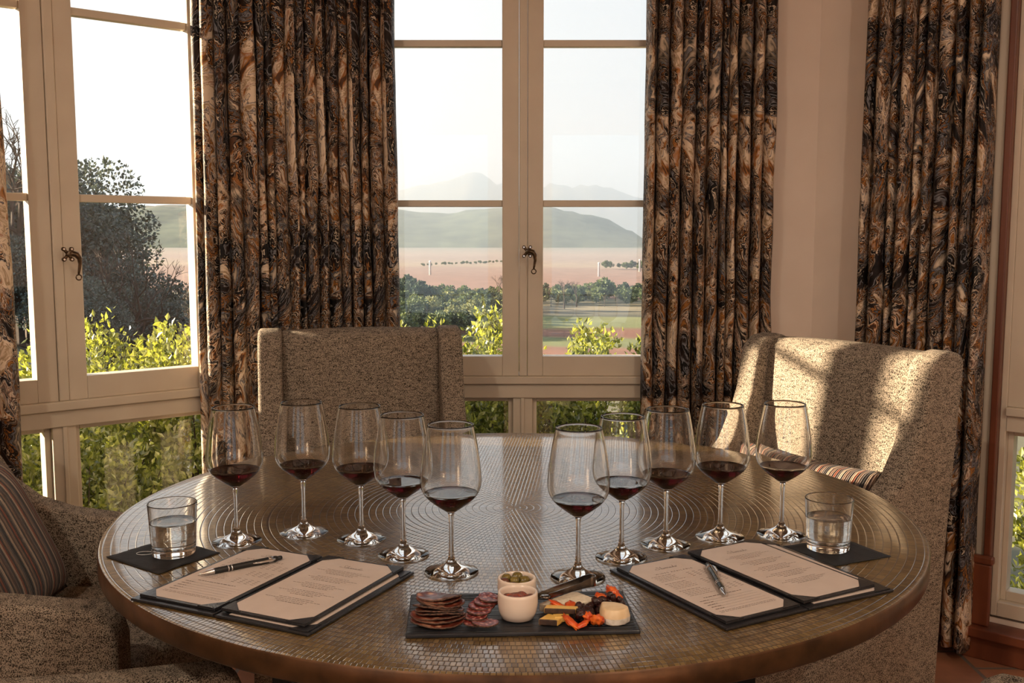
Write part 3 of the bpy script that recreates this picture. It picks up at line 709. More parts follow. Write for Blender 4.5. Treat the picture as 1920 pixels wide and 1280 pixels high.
# ------------------------------------------------------------------ tumblers
NZ = 0.0016
def tumbler(x, y, label):
    t = empty('water_tumbler', (x, y, TZ + NZ), 0, label, 'tumbler', 'tumblers of water')
    R0, R1, H = 0.0355, 0.0405, 0.089
    def ro(z): return R0 + (R1 - R0) * z / H
    th = 0.0018
    pr = [(0, 0.0015), (0.026, 0.001), (R0 - 0.003, 0.0), (R0 - 0.0008, 0.0012)] + [(ro(z), z) for z in (0.0025, 0.004, 0.02, 0.04, 0.06, 0.08, H - 0.002, H - 0.0008)] + [(R1 - th / 2, H)] + [(ro(z) - th, z) for z in (H - 0.0008, H - 0.002, 0.08, 0.06, 0.04, 0.022, 0.016)] + [(R0 - 0.006, 0.0125), (0.02, 0.0118), (0, 0.0116)]
    bm = bmesh.new(); lathe(bm, pr, 72); fixn(bm); obj('tumbler', bm, M_glass, t, smooth=True)
    lv = 0.056
    pr = [(0, 0.0113), (R0 - 0.0058, 0.0122), (ro(0.017) - th + 0.0004, 0.0165)] + [(ro(z) - th + 0.0004, z) for z in (0.03, 0.045, lv - 0.001)] + [(ro(lv) - th + 0.0003, lv + 0.0008), (ro(lv) - th - 0.0015, lv), (0.02, lv - 0.0002), (0, lv - 0.0002)]
    bm = bmesh.new(); lathe(bm, pr, 72); fixn(bm); obj('water', bm, M_water, t, smooth=True)
def napkin(pts, label, ring=None):
    a, b, c, d = [Vector(p) for p in pts]; n = 16; bm = bmesh.new(); g = []
    ctr = (a + b + c + d) / 4
    for i in range(n + 1):
        row = []
        for j in range(n + 1):
            u, v = i / n, j / n
            p = a * (1 - u) * (1 - v) + b * u * (1 - v) + c * u * v + d * (1 - u) * v
            e = max(abs(u - .5), abs(v - .5)) * 2
            z = 0.0006 + 0.0012 * max(0, e - 0.75) * 4 * (0.6 + 0.9 * mnoise.noise(Vector((p.x * 40, p.y * 40, 1))))
            p = p + (p - ctr) * 0.03 * mnoise.noise(Vector((p.x * 60, p.y * 60, 3)))
            row.append(bm.verts.new((p.x, p.y, TZ + max(z, 0.0005))))
        g.append(row)
    for i in range(n):
        for j in range(n): bm.faces.new((g[i][j], g[i + 1][j], g[i + 1][j + 1], g[i][j + 1]))
    fixn(bm)
    o = obj('cocktail_napkin', bm, M_napkin, None, smooth=True); s = o.modifiers.new('t', 'SOLIDIFY'); s.thickness = 0.0010; s.offset = 0
    tag(o, label, 'napkin', 'black paper napkins under the tumblers')
    if ring:
        bm = bmesh.new(); tube(bm, [(ring[0] + 0.014 * cos(2 * pi * k / 24), ring[1] + 0.009 * sin(2 * pi * k / 24), TZ + 0.0017) for k in range(25)], 0.0004, 5)
        r = obj('printed_ring', bm, M_whitepost, o); r['label'] = 'thin white printed ring'
napkin([(-0.680, 1.633), (-0.563, 1.548), (-0.496, 1.656), (-0.610, 1.735)], 'black paper napkin under the left water tumbler', ring=(-0.622, 1.652))
napkin([(0.470, 1.690), (0.525, 1.585), (0.636, 1.636), (0.585, 1.740)], 'black paper napkin under the right water tumbler')
tumbler(-0.572, 1.650, 'half full water tumbler on the left black napkin')
tumbler(0.543, 1.678, 'half full water tumbler on the right black napkin')

# ------------------------------------------------------------------ menus
SILV = [  # cursive word drawn as pen strokes, unit letter height, baseline 0
    [(1.15, 2.1), (1.35, 2.35), (1.0, 2.5), (0.55, 2.1), (0.65, 1.6), (0.95, 1.1), (0.9, 0.5), (0.4, 0.1), (-0.3, 0.15), (-0.7, 0.55), (-0.4, 0.9), (0.0, 0.75)],
    [(1.35, 0.9), (1.4, 0.25), (1.55, 0.0), (1.8, 0.25), (2.1, 1.3), (2.2, 2.2), (2.05, 2.3), (2.0, 1.5), (2.05, 0.3), (2.2, 0.0), (2.5, 0.3), (2.65, 0.95), (2.75, 0.1), (2.9, 0.05), (3.2, 0.7), (3.3, 1.0), (3.5, 0.85)],
    [(3.5, 0.4), (3.8, 0.65), (3.85, 0.95), (3.6, 0.9), (3.55, 0.4), (3.75, 0.05), (4.1, 0.3), (4.3, 1.0), (4.5, 0.9), (4.6, 0.2), (4.75, 0.05), (5.0, 0.3)],
    [(5.55, 0.85), (5.2, 0.9), (5.05, 0.4), (5.2, 0.05), (5.5, 0.4), (5.6, 0.95), (5.6, 0.2), (5.8, 0.05), (6.05, 0.3)],
    [(6.6, 0.85), (6.25, 0.9), (6.1, 0.4), (6.25, 0.05), (6.55, 0.4), (6.95, 2.2), (6.75, 0.9), (6.7, 0.2), (6.9, 0.05), (7.15, 0.4)],
    [(7.6, 0.9), (7.3, 0.8), (7.2, 0.3), (7.45, 0.05), (7.75, 0.4), (7.6, 0.9), (8.1, 0.75)],
    [(1.45, 1.4), (1.5, 1.45)]]
def flatstroke(bm, pts, w, z, M):
    pts = spline(pts, 4) if len(pts) > 2 else pts
    L = []; R = []
    for i, p in enumerate(pts):
        a = Vector(pts[max(i - 1, 0)]); b = Vector(pts[min(i + 1, len(pts) - 1)]); d = b - a
        if d.length < 1e-9: d = Vector((1, 0))
        d.normalize(); n = Vector((-d.y, d.x)) * w / 2; p = Vector(p)
        L.append(bm.verts.new(M @ Vector((p.x + n.x, p.y + n.y, z)))); R.append(bm.verts.new(M @ Vector((p.x - n.x, p.y - n.y, z))))
    for i in range(len(pts) - 1): bm.faces.new((R[i], R[i + 1], L[i + 1], L[i]))
def rect(bm, x0, x1, y0, y1, z, M):
    v = [bm.verts.new(M @ Vector((x, y, z))) for x, y in ((x0, y0), (x1, y0), (x1, y1), (x0, y1))]; bm.faces.new(v)
def textline(bm, xc, y, w, z, M, rnd, h=0.0011, align='c'):
    x = xc - w / 2 if align == 'c' else xc
    end = x + w
    while x < end:
        wl = rnd.uniform(0.0025, 0.008); wl = min(wl, end - x)
        if wl > 0.001: rect(bm, x, x + wl, y, y + h, z, M)
        x += wl + 0.0013
def page(parent, M, x0, x1, y0, y1, z, kind, seed, pockets=(1, 1, 1, 1)):
    """paper held by four corner pockets; kind 'list' (descriptions) or 'order' (table of wines) or 'blank'"""
    rnd = random.Random(seed)
    bm = bmesh.new(); prism(bm, [(x0, y0), (x1, y0), (x1, y1), (x0, y1)], z, z + 0.0005, M); pg = obj('paper', bm, M_page, parent)
    zz = z + 0.0007; w = x1 - x0; xc = (x0 + x1) / 2
    c = 0.026
    ex = 0.006
    for use, (cx, cy_, sx, sy) in zip(pockets, ((x0 - ex, y0 - ex, 1, 1), (x1 + ex, y0 - ex, -1, 1), (x1 + ex, y1 + ex, -1, -1), (x0 - ex, y1 + ex, 1, -1))):
        if not use: continue
        pl = [(cx, cy_), (cx + sx * (c + ex), cy_), (cx, cy_ + sy * (c + ex))]
        if sx * sy < 0: pl = pl[::-1]
        bm = bmesh.new(); prism(bm, pl, z - 0.0002, z + 0.0013, M); fixn(bm); obj('corner_pocket', bm, M_leather, parent, bevel=0.0003)
    if kind == 'blank': return
    S = 0.0048
    bm = bmesh.new()
    for st in SILV:
        flatstroke(bm, [(xc + (px - 3.8) * S * 1.02, y1 - 0.0405 + py * S * 0.95 + 0.004) for px, py in st], 0.00055, zz, M)
    obj('printed_heading', bm, M_ink, pg)
    bm = bmesh.new()
    y = y1 - 0.052
    if kind == 'list':
        for k in range(5):
            for q, ww in enumerate((0.062, 0.094, 0.060, 0.046)):
                textline(bm, xc + rnd.uniform(-.002, .002), y, ww + rnd.uniform(-.006, .006), zz, M, rnd, 0.0010 if q < 3 else 0.0013); y -= 0.0056
            y -= 0.0095
    else:
        y -= 0.010
        for k in range(3):
            textline(bm, x0 + 0.012, y, 0.04, zz, M, rnd, 0.0012, 'l'); y -= 0.0058
            for q in range(4):
                textline(bm, x0 + 0.014, y, rnd.uniform(0.035, 0.048), zz, M, rnd, 0.0009, 'l')
                for cc in range(4): rect(bm, x1 - 0.050 + cc * 0.012, x1 - 0.044 + cc * 0.012, y, y + 0.0011, zz, M)
                y -= 0.0056
            y -= 0.006
        y -= 0.004; textline(bm, xc, y, 0.072, zz, M, rnd, 0.0016); y -= 0.010
        for q in range(5):
            rect(bm, x0 + 0.012, x1 - 0.012, y, y + 0.00035, zz, M); textline(bm, x0 + 0.012, y + 0.001, 0.018, zz, M, rnd, 0.0011, 'l'); y -= 0.0085
        for q in range(4):
            if y < y0 + 0.02: break
            textline(bm, xc, y, w - 0.022, zz, M, rnd, 0.0009); y -= 0.004
    obj('printed_lines', bm, M_inkf, pg)
    if kind == 'order':
        cu = bpy.data.curves.new('printed_title', 'FONT'); cu.body = 'WINES AVAILABLE'; cu.size = 0.0062; cu.align_x = 'CENTER'; cu.space_character = 1.5; cu.extrude = 0
        cu.materials.append(M_ink)
        tmp = bpy.data.objects.new('tmp', cu); COL.objects.link(tmp); bpy.context.view_layer.update()
        me = bpy.data.meshes.new_from_object(tmp.evaluated_get(bpy.context.evaluated_depsgraph_get())); bpy.data.objects.remove(tmp)
        o = bpy.data.objects.new('printed_title', me); COL.objects.link(o); o.parent = pg
        o.matrix_local = M @ Matrix.Translation((xc, y1 - 0.055, zz))
def menu(org, ang, lw, rw, h, lang, rang, insang, seed, label, insw):
    t = empty('wine_menu', (org[0], org[1], TZ), ang, label, 'menu', 'leatherette wine menus')
    ML = Matrix.Rotation(lang, 4, 'Z'); MR = Matrix.Rotation(rang, 4, 'Z'); MI = Matrix.Rotation(insang, 4, 'Z')
    bm = bmesh.new(); box(bm, -lw, -0.002, 0, h, 0.0006, 0.0046, ML); obj('cover_left', bm, M_leather, t, bevel=0.0012)
    bm = bmesh.new(); box(bm, 0.002, rw, 0, h, 0.0006, 0.0046, MR); obj('cover_right', bm, M_leather, t, bevel=0.0012)
    bm = bmesh.new(); box(bm, -0.004, 0.004, 0.002, h - .002, 0.0004, 0.0024); obj('spine', bm, M_leather, t)
    bm = bmesh.new(); box(bm, -lw + 0.008, -0.006, 0.010, h - .008, 0.0047, 0.0077, ML); ip = obj('inner_board', bm, M_leather, t, bevel=0.0008)
    page(ip, ML, -lw + 0.0145, -0.0125, 0.0165, h - .0145, 0.0079, 'order', seed)
    page(t, MR, 0.020, rw - 0.010, 0.010, h - .010, 0.0048, 'blank', seed + 1, (0, 1, 1, 0))
    bm = bmesh.new(); box(bm, 0.003, insw, 0.012, h - .004, 0.0066, 0.0096, MI); ip = obj('inner_board', bm, M_leather, t, bevel=0.0008)
    page(ip, MI, 0.0095, insw - 0.0065, 0.0185, h - 0.0105, 0.0098, 'list', seed + 2)
    return t
aLm = atan2(-0.425, 0.905); aRm = atan2(0.455, 0.89)
menu((-0.421, 1.366), aLm, 0.156, 0.163, 0.278, radians(0.5), 0.0, radians(0.5), 11, 'open black wine menu on the left of the table, its pen on the page', 0.148)
menu((0.425, 1.390), aRm, 0.152, 0.171, 0.280, radians(2), 0.0, radians(2.0), 21, 'open black wine menu on the right of the table beside the right tumbler', 0.150)
# the right menu: spine meets the near edge between the two leaves

def pen(tip, end, z, label, bodymat):
    tip = Vector((tip[0], tip[1], 0)); end = Vector((end[0], end[1], 0)); d = end - tip; Ln = d.length
    t = empty('ballpoint_pen', (tip.x, tip.y, z), atan2(d.y, d.x), label, 'pen', 'ballpoint pens on the menus')
    R = 0.0048
    def cyl(name, prof, m, parent=t, n=24):
        bm = bmesh.new(); lathe(bm, prof, n); bmesh.ops.rotate(bm, verts=bm.verts, matrix=Matrix.Rotation(pi / 2, 3, 'Y'), cent=(0, 0, 0)); bmesh.ops.translate(bm, verts=bm.verts, vec=(0, 0, R)); fixn(bm); return obj(name, bm, m, parent, smooth=True)
    cyl('nib', [(0, 0), (0.0006, 0.0002), (0.0012, 0.003), (0.0034, 0.012), (0.0044, 0.022), (0.0046, 0.0235), (0, 0.0235)], M_steel)
    cyl('barrel', [(0, 0.0238), (0.0046, 0.0238), (R, 0.027), (R, Ln * 0.30), (R, Ln * 0.60), (R, Ln - 0.012), (0.0043, Ln - 0.009), (0, Ln - 0.009)], bodymat)
    for k in (0.33, 0.37): cyl('ring', [(0, Ln * k), (R + 0.0003, Ln * k), (R + 0.0003, Ln * k + 0.0018), (0, Ln * k + 0.0018)], M_steel)
    cyl('push_button', [(0, Ln - 0.0088), (0.0034, Ln - 0.0088), (0.0036, Ln - 0.003), (0.0028, Ln - 0.0005), (0, Ln)], M_rubber)
    bm = bmesh.new(); q = [(Ln - 0.018, 0.0095), (Ln - 0.014, 0.0135), (Ln - 0.028, 0.0135), (Ln - 0.050, 0.0108)]
    # clip runs along the side of the barrel
    for sgn in (1,):
        vs = [(Ln - 0.014, -0.0058), (Ln - 0.020, -0.0078), (Ln - 0.040, -0.0080), (Ln - 0.052, -0.0060)]
        pts = [Vector((x, y, R + 0.0015)) for x, y in vs]
        tube(bm, pts, [0.0016, 0.0022, 0.0018, 0.0010], 8)
    obj('clip', bm, M_steel, t, smooth=True)
    cyl('clip_band', [(0, Ln - 0.024), (R + 0.0004, Ln - 0.024), (R + 0.0004, Ln - 0.016), (0, Ln - 0.016)], M_steel)
pen((-0.486, 1.512), (-0.376, 1.594), TZ + 0.0086, 'black ballpoint pen lying across the left menu', M_rubber)
M_penb = noisy('dark_grey_barrel', (0.020, 0.022, 0.020), (0.032, 0.034, 0.030), 100, 0.25, 0.3)
pen((0.3125, 1.419), (0.3125, 1.560), TZ + 0.0086, 'dark pen with a steel tip on the right menu', M_penb)

# ------------------------------------------------------------------ serving board and food
BZ = TZ + 0.0075
B0 = Vector((-0.1425, 1.291)); bang = atan2(0.016, 0.316)
Bd = empty('serving_board', (B0.x, B0.y, TZ), bang, 'black ribbed rectangular serving board with meats, cheeses and two bowls', 'serving board')
bm = bmesh.new(); box(bm, 0, 0.317, 0, 0.153, 0.0, 0.0065)
obj('board', bm, M_slate, Bd, bevel=0.002)
bm = bmesh.new()
for x0, x1 in ((0.0, 0.15), (0.16, 0.317)):
    for k in range(15):
        y = 0.010 + k * 0.0092; xa, xb = (0.247, 0.312) if x0 > 0.1 else (0.004, 0.012)
        if x0 > .1: box(bm, xa + 0.003 * sin(k * 1.7), xb, y - 0.0015, y + 0.0015, 0.0060, 0.0074)
for k in range(4): box(bm, 0.012, 0.305, 0.122 + k * 0.007, 0.1245 + k * 0.007, 0.0060, 0.0073)
obj('ribs', bm, M_slate, Bd, bevel=0.0008)

def ramekin(x, y, label, fill):
    t = empty('ramekin', (x, y, BZ - 0.0005), 0, label, 'bowl', 'small white bowls on the serving board')
    R, H = 0.0280, 0.0385
    pr = [(0, 0.0), (0.019, 0.0), (0.0225, 0.0015), (0.0262, 0.010), (R, 0.022), (R - 0.0002, 0.034), (R - 0.0006, 0.0375), (R - 0.0022, H), (R - 0.004, 0.0375), (R - 0.0048, 0.034), (R - 0.0052, 0.018), (0.018, 0.007), (0, 0.005)]
    bm = bmesh.new(); lathe(bm, pr, 64); fixn(bm); obj('bowl', bm, M_ramekin, t, smooth=True)
    return t
r1 = ramekin(0.008, 1.3500, 'small white bowl of red jam at the middle of the board', 'jam')
r2 = ramekin(0.007, 1.4068, 'small white bowl of olives behind the jam bowl', 'olive')
bm = bmesh.new(); n = 20; lathe(bm, [(0, 0.0285), (0.005, 0.0286), (0.010, 0.0290), (0.014, 0.0285), (0.018, 0.0292), (0.0222, 0.0290), (0.0222, 0.024)], 40)
for v in bm.verts:
    v.co.z += 0.0018 * mnoise.noise(v.co * 220) + (0.002 * mnoise.noise(v.co * 90) if v.co.z > 0.025 else 0)
jam = obj('red_jam', bm, M_jam, None, smooth=True); jam.location = (0.008, 1.3500, BZ - 0.0005); tag(jam, 'dark red jam filling the front white bowl', 'jam')
def blob(name, loc, size, mat, label, cat, group, seed, amp=0.12, sub=3, rot=None, freq=1.6):
    bm = bmesh.new(); bmesh.ops.create_icosphere(bm, subdivisions=sub, radius=1.0)
    for v in bm.verts:
        p = v.co.normalized(); k = 1 + amp * mnoise.noise(p * freq + Vector((seed * 3.7, seed, 1.1))) + amp * 0.5 * mnoise.noise(p * freq * 2.7 + Vector((1, seed * 2.2, seed)))
        v.co = Vector((p.x * size[0], p.y * size[1], p.z * size[2])) * k
    o = obj(name, bm, mat, None, smooth=True); o.location = loc; o.rotation_euler = rot or (0, 0, seed * 1.3)
    return tag(o, label, cat, group)
ol = [(-0.010, 1.445, 0.0335, 0), (0.006, 1.4475, 0.035, 0), (0.0165, 1.438, 0.0325, 0), (0.002, 1.432, 0.034, 0), (-0.013, 1.432, 0.0315, 1), (0.014, 1.4255, 0.030, 0), (0.0, 1.4205, 0.029, 1)]
oll = ['green olive at the back left of the olive bowl', 'green olive at the back middle of the olive bowl', 'green olive at the right side of the olive bowl', 'large green olive in the middle of the bowl', 'purplish olive at the left of the bowl', 'green olive at the front right of the bowl', 'purplish olive at the front of the bowl']
for i, (x, y, z, m) in enumerate(ol):
    blob('olive', (x + 0.002, y - 0.0292, BZ + z), (0.0082, 0.0068, 0.0066), [M_olive, M_olivep][m], oll[i], 'olive', 'olives in the back bowl', i + 1, 0.04, 3)

def slice_(name, x, y, z, rx, ry, th, tilt, rz, mat, label, cat, group, seed, crust=None, curl=0.0, base=None):
    bm = bmesh.new(); n = 40; rr = [0, 0.35, 0.7, 0.93, 1.0]; top = []; bot = []
    for r in rr:
        ring = []; rb = []
        for k in range(n if r > 0 else 1):
            a = 2 * pi * k / n; w = 1 + 0.05 * mnoise.noise(Vector((cos(a) * 1.5, sin(a) * 1.5, seed)))
            px, py = r * rx * w * cos(a), r * ry * w * sin(a)
            pz = curl * (r ** 2) * (0.6 + 0.6 * sin(a * 2 + seed)) + 0.0010 * mnoise.noise(Vector((px * 90, py * 90, seed)))
            ring.append(bm.verts.new((px, py, pz + th))); rb.append(bm.verts.new((px, py, pz)))
        top.append(ring); bot.append(rb)
    for L, flip in ((top, 0), (bot, 1)):
        for a in range(len(rr) - 1):
            for k in range(n):
                j = (k + 1) % n
                if len(L[a]) == 1: f = (L[a][0], L[a + 1][k], L[a + 1][j])
                else: f = (L[a][k], L[a + 1][k], L[a + 1][j], L[a][j])
                bm.faces.new(f[::-1] if flip else f)
    rim = []
    for k in range(n):
        j = (k + 1) % n; rim.append(bm.faces.new((top[-1][k], bot[-1][k], bot[-1][j], top[-1][j])))
    me = bpy.data.meshes.new(name)
    fixn(bm)
    for f in rim: f.material_index = 1
    bm.to_mesh(me); bm.free()
    o = objm(name, me, mat, None, smooth=True); me.materials.append(crust or mat)
    o.location = (x, y, z); o.rotation_euler = (tilt, 0.0, rz)
    return tag(o, label, cat, group)
# stack of cured ham slices, fanned from front to back
nm = 9
hl = ['frontmost ham slice, lying flat at the bottom of the stack', 'ham slice second from the bottom of the stack', 'ham slice third from the bottom of the stack', 'ham slice fourth from the bottom of the stack', 'ham slice in the middle of the stack', 'ham slice fourth from the top of the stack', 'ham slice third from the top of the stack', 'ham slice just beneath the topmost of the stack', 'topmost ham slice with pale fat and peppered crust']
for i in range(nm):
    slice_('ham_slice', -0.1020 + 0.0035 * sin(i * 2.3), 1.3245 + i * 0.0056, BZ + 0.0006 + i * 0.0024, 0.0370 - (0.0007 * i), 0.0215 - 0.001 * (i % 2), 0.0022, radians(-1.0 if i == 0 else -6.0 - 1.5 * sin(i * 2.7)), radians(-2 + 6 * sin(i * 1.9)), M_coppa, hl[i], 'ham slice', 'cured ham slices stacked on the board', i + 1, M_rindmeat, 0.0035)
sl_ = ['frontmost salami slice, lying apart', 'salami slice at the front of the fan, left side', 'salami slice behind the front pair', 'salami slice in the middle of the fan', 'salami slice near the back of the fan', 'salami slice second from the back of the fan', 'rearmost salami slice beside the jam bowl']
sp_ = [(-0.0360, 1.327, 0.0030, 7), (-0.0500, 1.336, 0.0008, 0), (-0.0500, 1.349, 0.0046, 8), (-0.0460, 1.361, 0.0082, 10), (-0.0425, 1.373, 0.0105, 12), (-0.0365, 1.384, 0.0120, 12), (-0.0320, 1.394, 0.0130, 14)]
for i, (x, y, z, tl) in enumerate(sp_):
    slice_('salami_slice', x, y - 0.0105, BZ + z + 0.0006, 0.0185, 0.0165, 0.0020, radians(-tl * 0.6), i * 0.8, M_salami, sl_[i], 'salami slice', 'salami slices fanned on the board', i + 20, M_rindmeat, 0.0014)

# hard cheese wedge
def solid(name, poly, z0, z1, mats, label, cat, group=None, loc=(0, 0), rz=0, rimfaces=(), bev=0.0015, tilt=0, zz=0.0, slope=None):
    bm = bmesh.new(); a = [bm.verts.new((x, y, z0)) for x, y in poly]
    b = [bm.verts.new((x, y, z1 if slope is None else z0 + (z1 - z0) * slope(x, y))) for x, y in poly]
    bm.faces.new(a[::-1]); bm.faces.new(b); fs = []
    for i in range(len(a)):
        j = (i + 1) % len(a); f = bm.faces.new((a[i], a[j], b[j], b[i]))
        if i in rimfaces: f.material_index = 1
    fixn(bm)
    o = obj(name, bm, mats[0], None, bevel=bev, seg=3)
    if len(mats) > 1: o.data.materials.append(mats[1])
    o.location = (loc[0], loc[1] - 0.016, BZ + zz); o.rotation_euler = (tilt, 0, rz)
    return tag(o, label, cat, group)
solid('hard_cheese_wedge', [(0.038, 1.388), (0.044, 1.384), (0.118, 1.394), (0.120, 1.400), (0.094, 1.420), (0.087, 1.420)], 0, 0.018, [M_hardch], 'pale hard cheese wedge lying under the tongs', 'cheese', slope=lambda x, y: 0.62 + 0.38 * (y - 1.384) / 0.04)
# soft wedge with bloomy rind
bm = bmesh.new()
pl = [(0.1270, 1.378), (0.1250, 1.343), (0.1300, 1.326), (0.1390, 1.318), (0.1490, 1.318), (0.1590, 1.325), (0.1665, 1.338), (0.1670, 1.352), (0.1600, 1.366), (0.1470, 1.375)]
a = [bm.verts.new((x, y, 0)) for x, y in pl]; m_ = [bm.verts.new((x * 1.0 + (0.147 - x) * -0.04, y + (1.348 - y) * -0.04, 0.010)) for x, y in pl]; b = [bm.verts.new((x + (0.147 - x) * 0.12, y + (1.352 - y) * 0.12, 0.022)) for x, y in pl]
bm.faces.new(a[::-1]); bm.faces.new(b)
for L1, L2 in ((a, m_), (m_, b)):
    for i in range(len(a)):
        j = (i + 1) % len(a); f = bm.faces.new((L1[i], L1[j], L2[j], L2[i])); f.material_index = 1 if 2 <= i <= 8 and L2 is m_ else 0
fixn(bm); o = obj('soft_cheese_wedge', bm, M_brie, None, smooth=True, bevel=0.003, seg=4); o.data.materials.append(M_brierind); o.location = (0, 1.316 - 1.318 * 0.70, BZ); o.scale = (0.97, 0.70, 0.95); tag(o, 'rounded piece of soft white-rind cheese at the right end of the board', 'cheese')
# yellow cheese with dark rind
solid('yellow_cheese_slice', [(0.036, 1.336), (0.062, 1.332), (0.070, 1.346), (0.050, 1.357)], 0, 0.009, [M_yellow, M_darkrind], 'yellow cheese piece with dark rind lying front left, lowest of the three', 'cheese', 'yellow cheese pieces with dark rind', rimfaces=(0,), zz=0.0)
solid('yellow_cheese_slice', [(0.058, 1.338), (0.078, 1.344), (0.079, 1.355), (0.056, 1.353)], 0, 0.008, [M_yellow], 'yellow cheese piece leaning between the other two', 'cheese', 'yellow cheese pieces with dark rind', zz=0.002)
solid('yellow_cheese_slice', [(0.044, 1.354), (0.088, 1.350), (0.092, 1.362), (0.048, 1.368)], 0.0, 0.008, [M_yellow, M_darkrind], 'long yellow cheese slice with dark rind lying on top', 'cheese', 'yellow cheese pieces with dark rind', rimfaces=(0,), zz=0.0095)
ap = [(0.066, 1.372, 0.015, 0.013, 0.008, 0.005, 'dried apricot resting against the pale cheese wedge'),
      (0.083, 1.376, 0.012, 0.010, 0.008, 0.005, 'small dried apricot just right of the one on the cheese'),
      (0.080, 1.334, 0.006, 0.015, 0.009, 0.0055, 'dried apricot at the front between cheese and berries'),
      (0.094, 1.327, 0.004, 0.009, 0.006, 0.004, 'flat dried apricot tip nearest the front edge'),
      (0.104, 1.345, 0.010, 0.009, 0.008, 0.008, 'dried apricot left of the soft cheese, rear one'),
      (0.116, 1.334, 0.009, 0.009, 0.009, 0.0085, 'dark orange dried apricot touching the soft cheese'),
      (0.128, 1.420, 0.009, 0.008, 0.008, 0.008, 'red dried apricot at the back left of its trio'),
      (0.144, 1.413, 0.009, 0.012, 0.009, 0.008, 'orange dried apricot at the front of the back trio'),
      (0.148, 1.428, 0.013, 0.012, 0.010, 0.009, 'tall orange dried apricot at the back corner of the board')]
for i, (x, y, z, a, b, c, lb) in enumerate(ap):
    blob('dried_apricot', (x, y - 0.015, BZ + z * 0.9), (a * 1.1, b, c * 0.75), M_apricot, lb, 'dried fruit', 'dried apricot pieces', i + 3, 0.55, 3, rot=(0.5 * sin(i), 0.5 * cos(i * 2), i * 1.1), freq=2.2)
# dried berries: a countable heap
rb = random.Random(5); nb = 0
for i in range(64):
    u = rb.random(); cx, cy_ = 0.088 + 0.064 * u, 1.366 + 0.040 * u
    x = cx + rb.gauss(0, 0.006); y = cy_ + rb.gauss(0, 0.008)
    if x > 0.124 and y < 1.383: y = 1.386 + rb.random() * 0.015
    if 0.124 < x and y > 1.404: y = 1.400
    h = 0.004 + rb.random() * 0.014 * max(0.2, 1 - abs(y - cy_) / 0.016)
    if i == 0: x, y, h = 0.094, 1.347, 0.012
    s = rb.uniform(0.0042, 0.0060)
    blob('dried_berry', (x, y - 0.016, BZ + h), (s * 1.25, s, s * 0.9), M_currant, 'shiny dark dried berry in the heap between the cheeses', 'dried fruit', 'dark dried berries heaped on the board', i + 40, 0.3, 2, rot=(rb.random() * 3, rb.random() * 3, rb.random() * 3), freq=2.5)
for i, (x, y) in enumerate(((0.096, 1.350), (0.105, 1.356))):
    blob('dried_fig', (x, y - 0.016, BZ + 0.010), (0.010, 0.009, 0.009), M_currant, ['dark dried fig beside the long cheese slice', 'dark dried fig under the edge of the berry heap'][i], 'dried fruit', 'dark dried figs', 90 + i, 0.3, 3)
# tongs: two flat arms folded at a rounded end
tg = empty('serving_tongs', (0, -0.030, BZ + 0.003), 0, 'dark steel serving tongs resting on the pale cheese, bent end to the right', 'tongs')
def strip(name, pts, wz, th, parent, m):
    bm = bmesh.new(); P = [Vector(p) for p in pts]; sec = []
    for i, p in enumerate(P):
        d = (P[min(i + 1, len(P) - 1)] - P[max(i - 1, 0)]); d.z = 0; d.normalize(); nn = Vector((-d.y, d.x, 0)) * th / 2
        w = wz[i] if isinstance(wz, list) else wz
        sec.append([bm.verts.new(p + nn + Vector((0, 0, w / 2))), bm.verts.new(p - nn + Vector((0, 0, w / 2))), bm.verts.new(p - nn - Vector((0, 0, w / 2))), bm.verts.new(p + nn - Vector((0, 0, w / 2)))])
    for i in range(len(P) - 1):
        for k in range(4): bm.faces.new((sec[i][k], sec[i][(k + 1) % 4], sec[i + 1][(k + 1) % 4], sec[i + 1][k]))
    bm.faces.new(sec[0]); bm.faces.new(sec[-1][::-1]); fixn(bm); return obj(name, bm, m, parent, smooth=False)
arc = [(0.113 + 0.0075 * cos(t), 1.4335 + 0.0075 * sin(t), 0.031) for t in [pi / 2 - k * pi / 8 for k in range(9)]]
strip('far_arm', [(0.030, 1.418, 0.010), (0.045, 1.424, 0.014), (0.060, 1.430, 0.018), (0.085, 1.4365, 0.024), (0.103, 1.4405, 0.029)] + arc[:5], [0.006, 0.010, 0.010, 0.0115, 0.013] + [0.014] * 5, 0.0012, tg, M_tong)
strip('near_arm', arc[4:] + [(0.100, 1.4205, 0.028), (0.080, 1.4120, 0.0245), (0.062, 1.4045, 0.0215), (0.052, 1.4000, 0.0200)], [0.014] * 5 + [0.010, 0.008, 0.007, 0.008], 0.0012, tg, M_tong)
bm = bmesh.new(); lathe(bm, [(0, 0), (0.006, 0.0006), (0.008, 0.002), (0.006, 0.0032), (0, 0.004)], 20, off=(0.047, 1.3975, 0.0185)); fixn(bm); obj('gripper', bm, M_tong, tg, smooth=True)

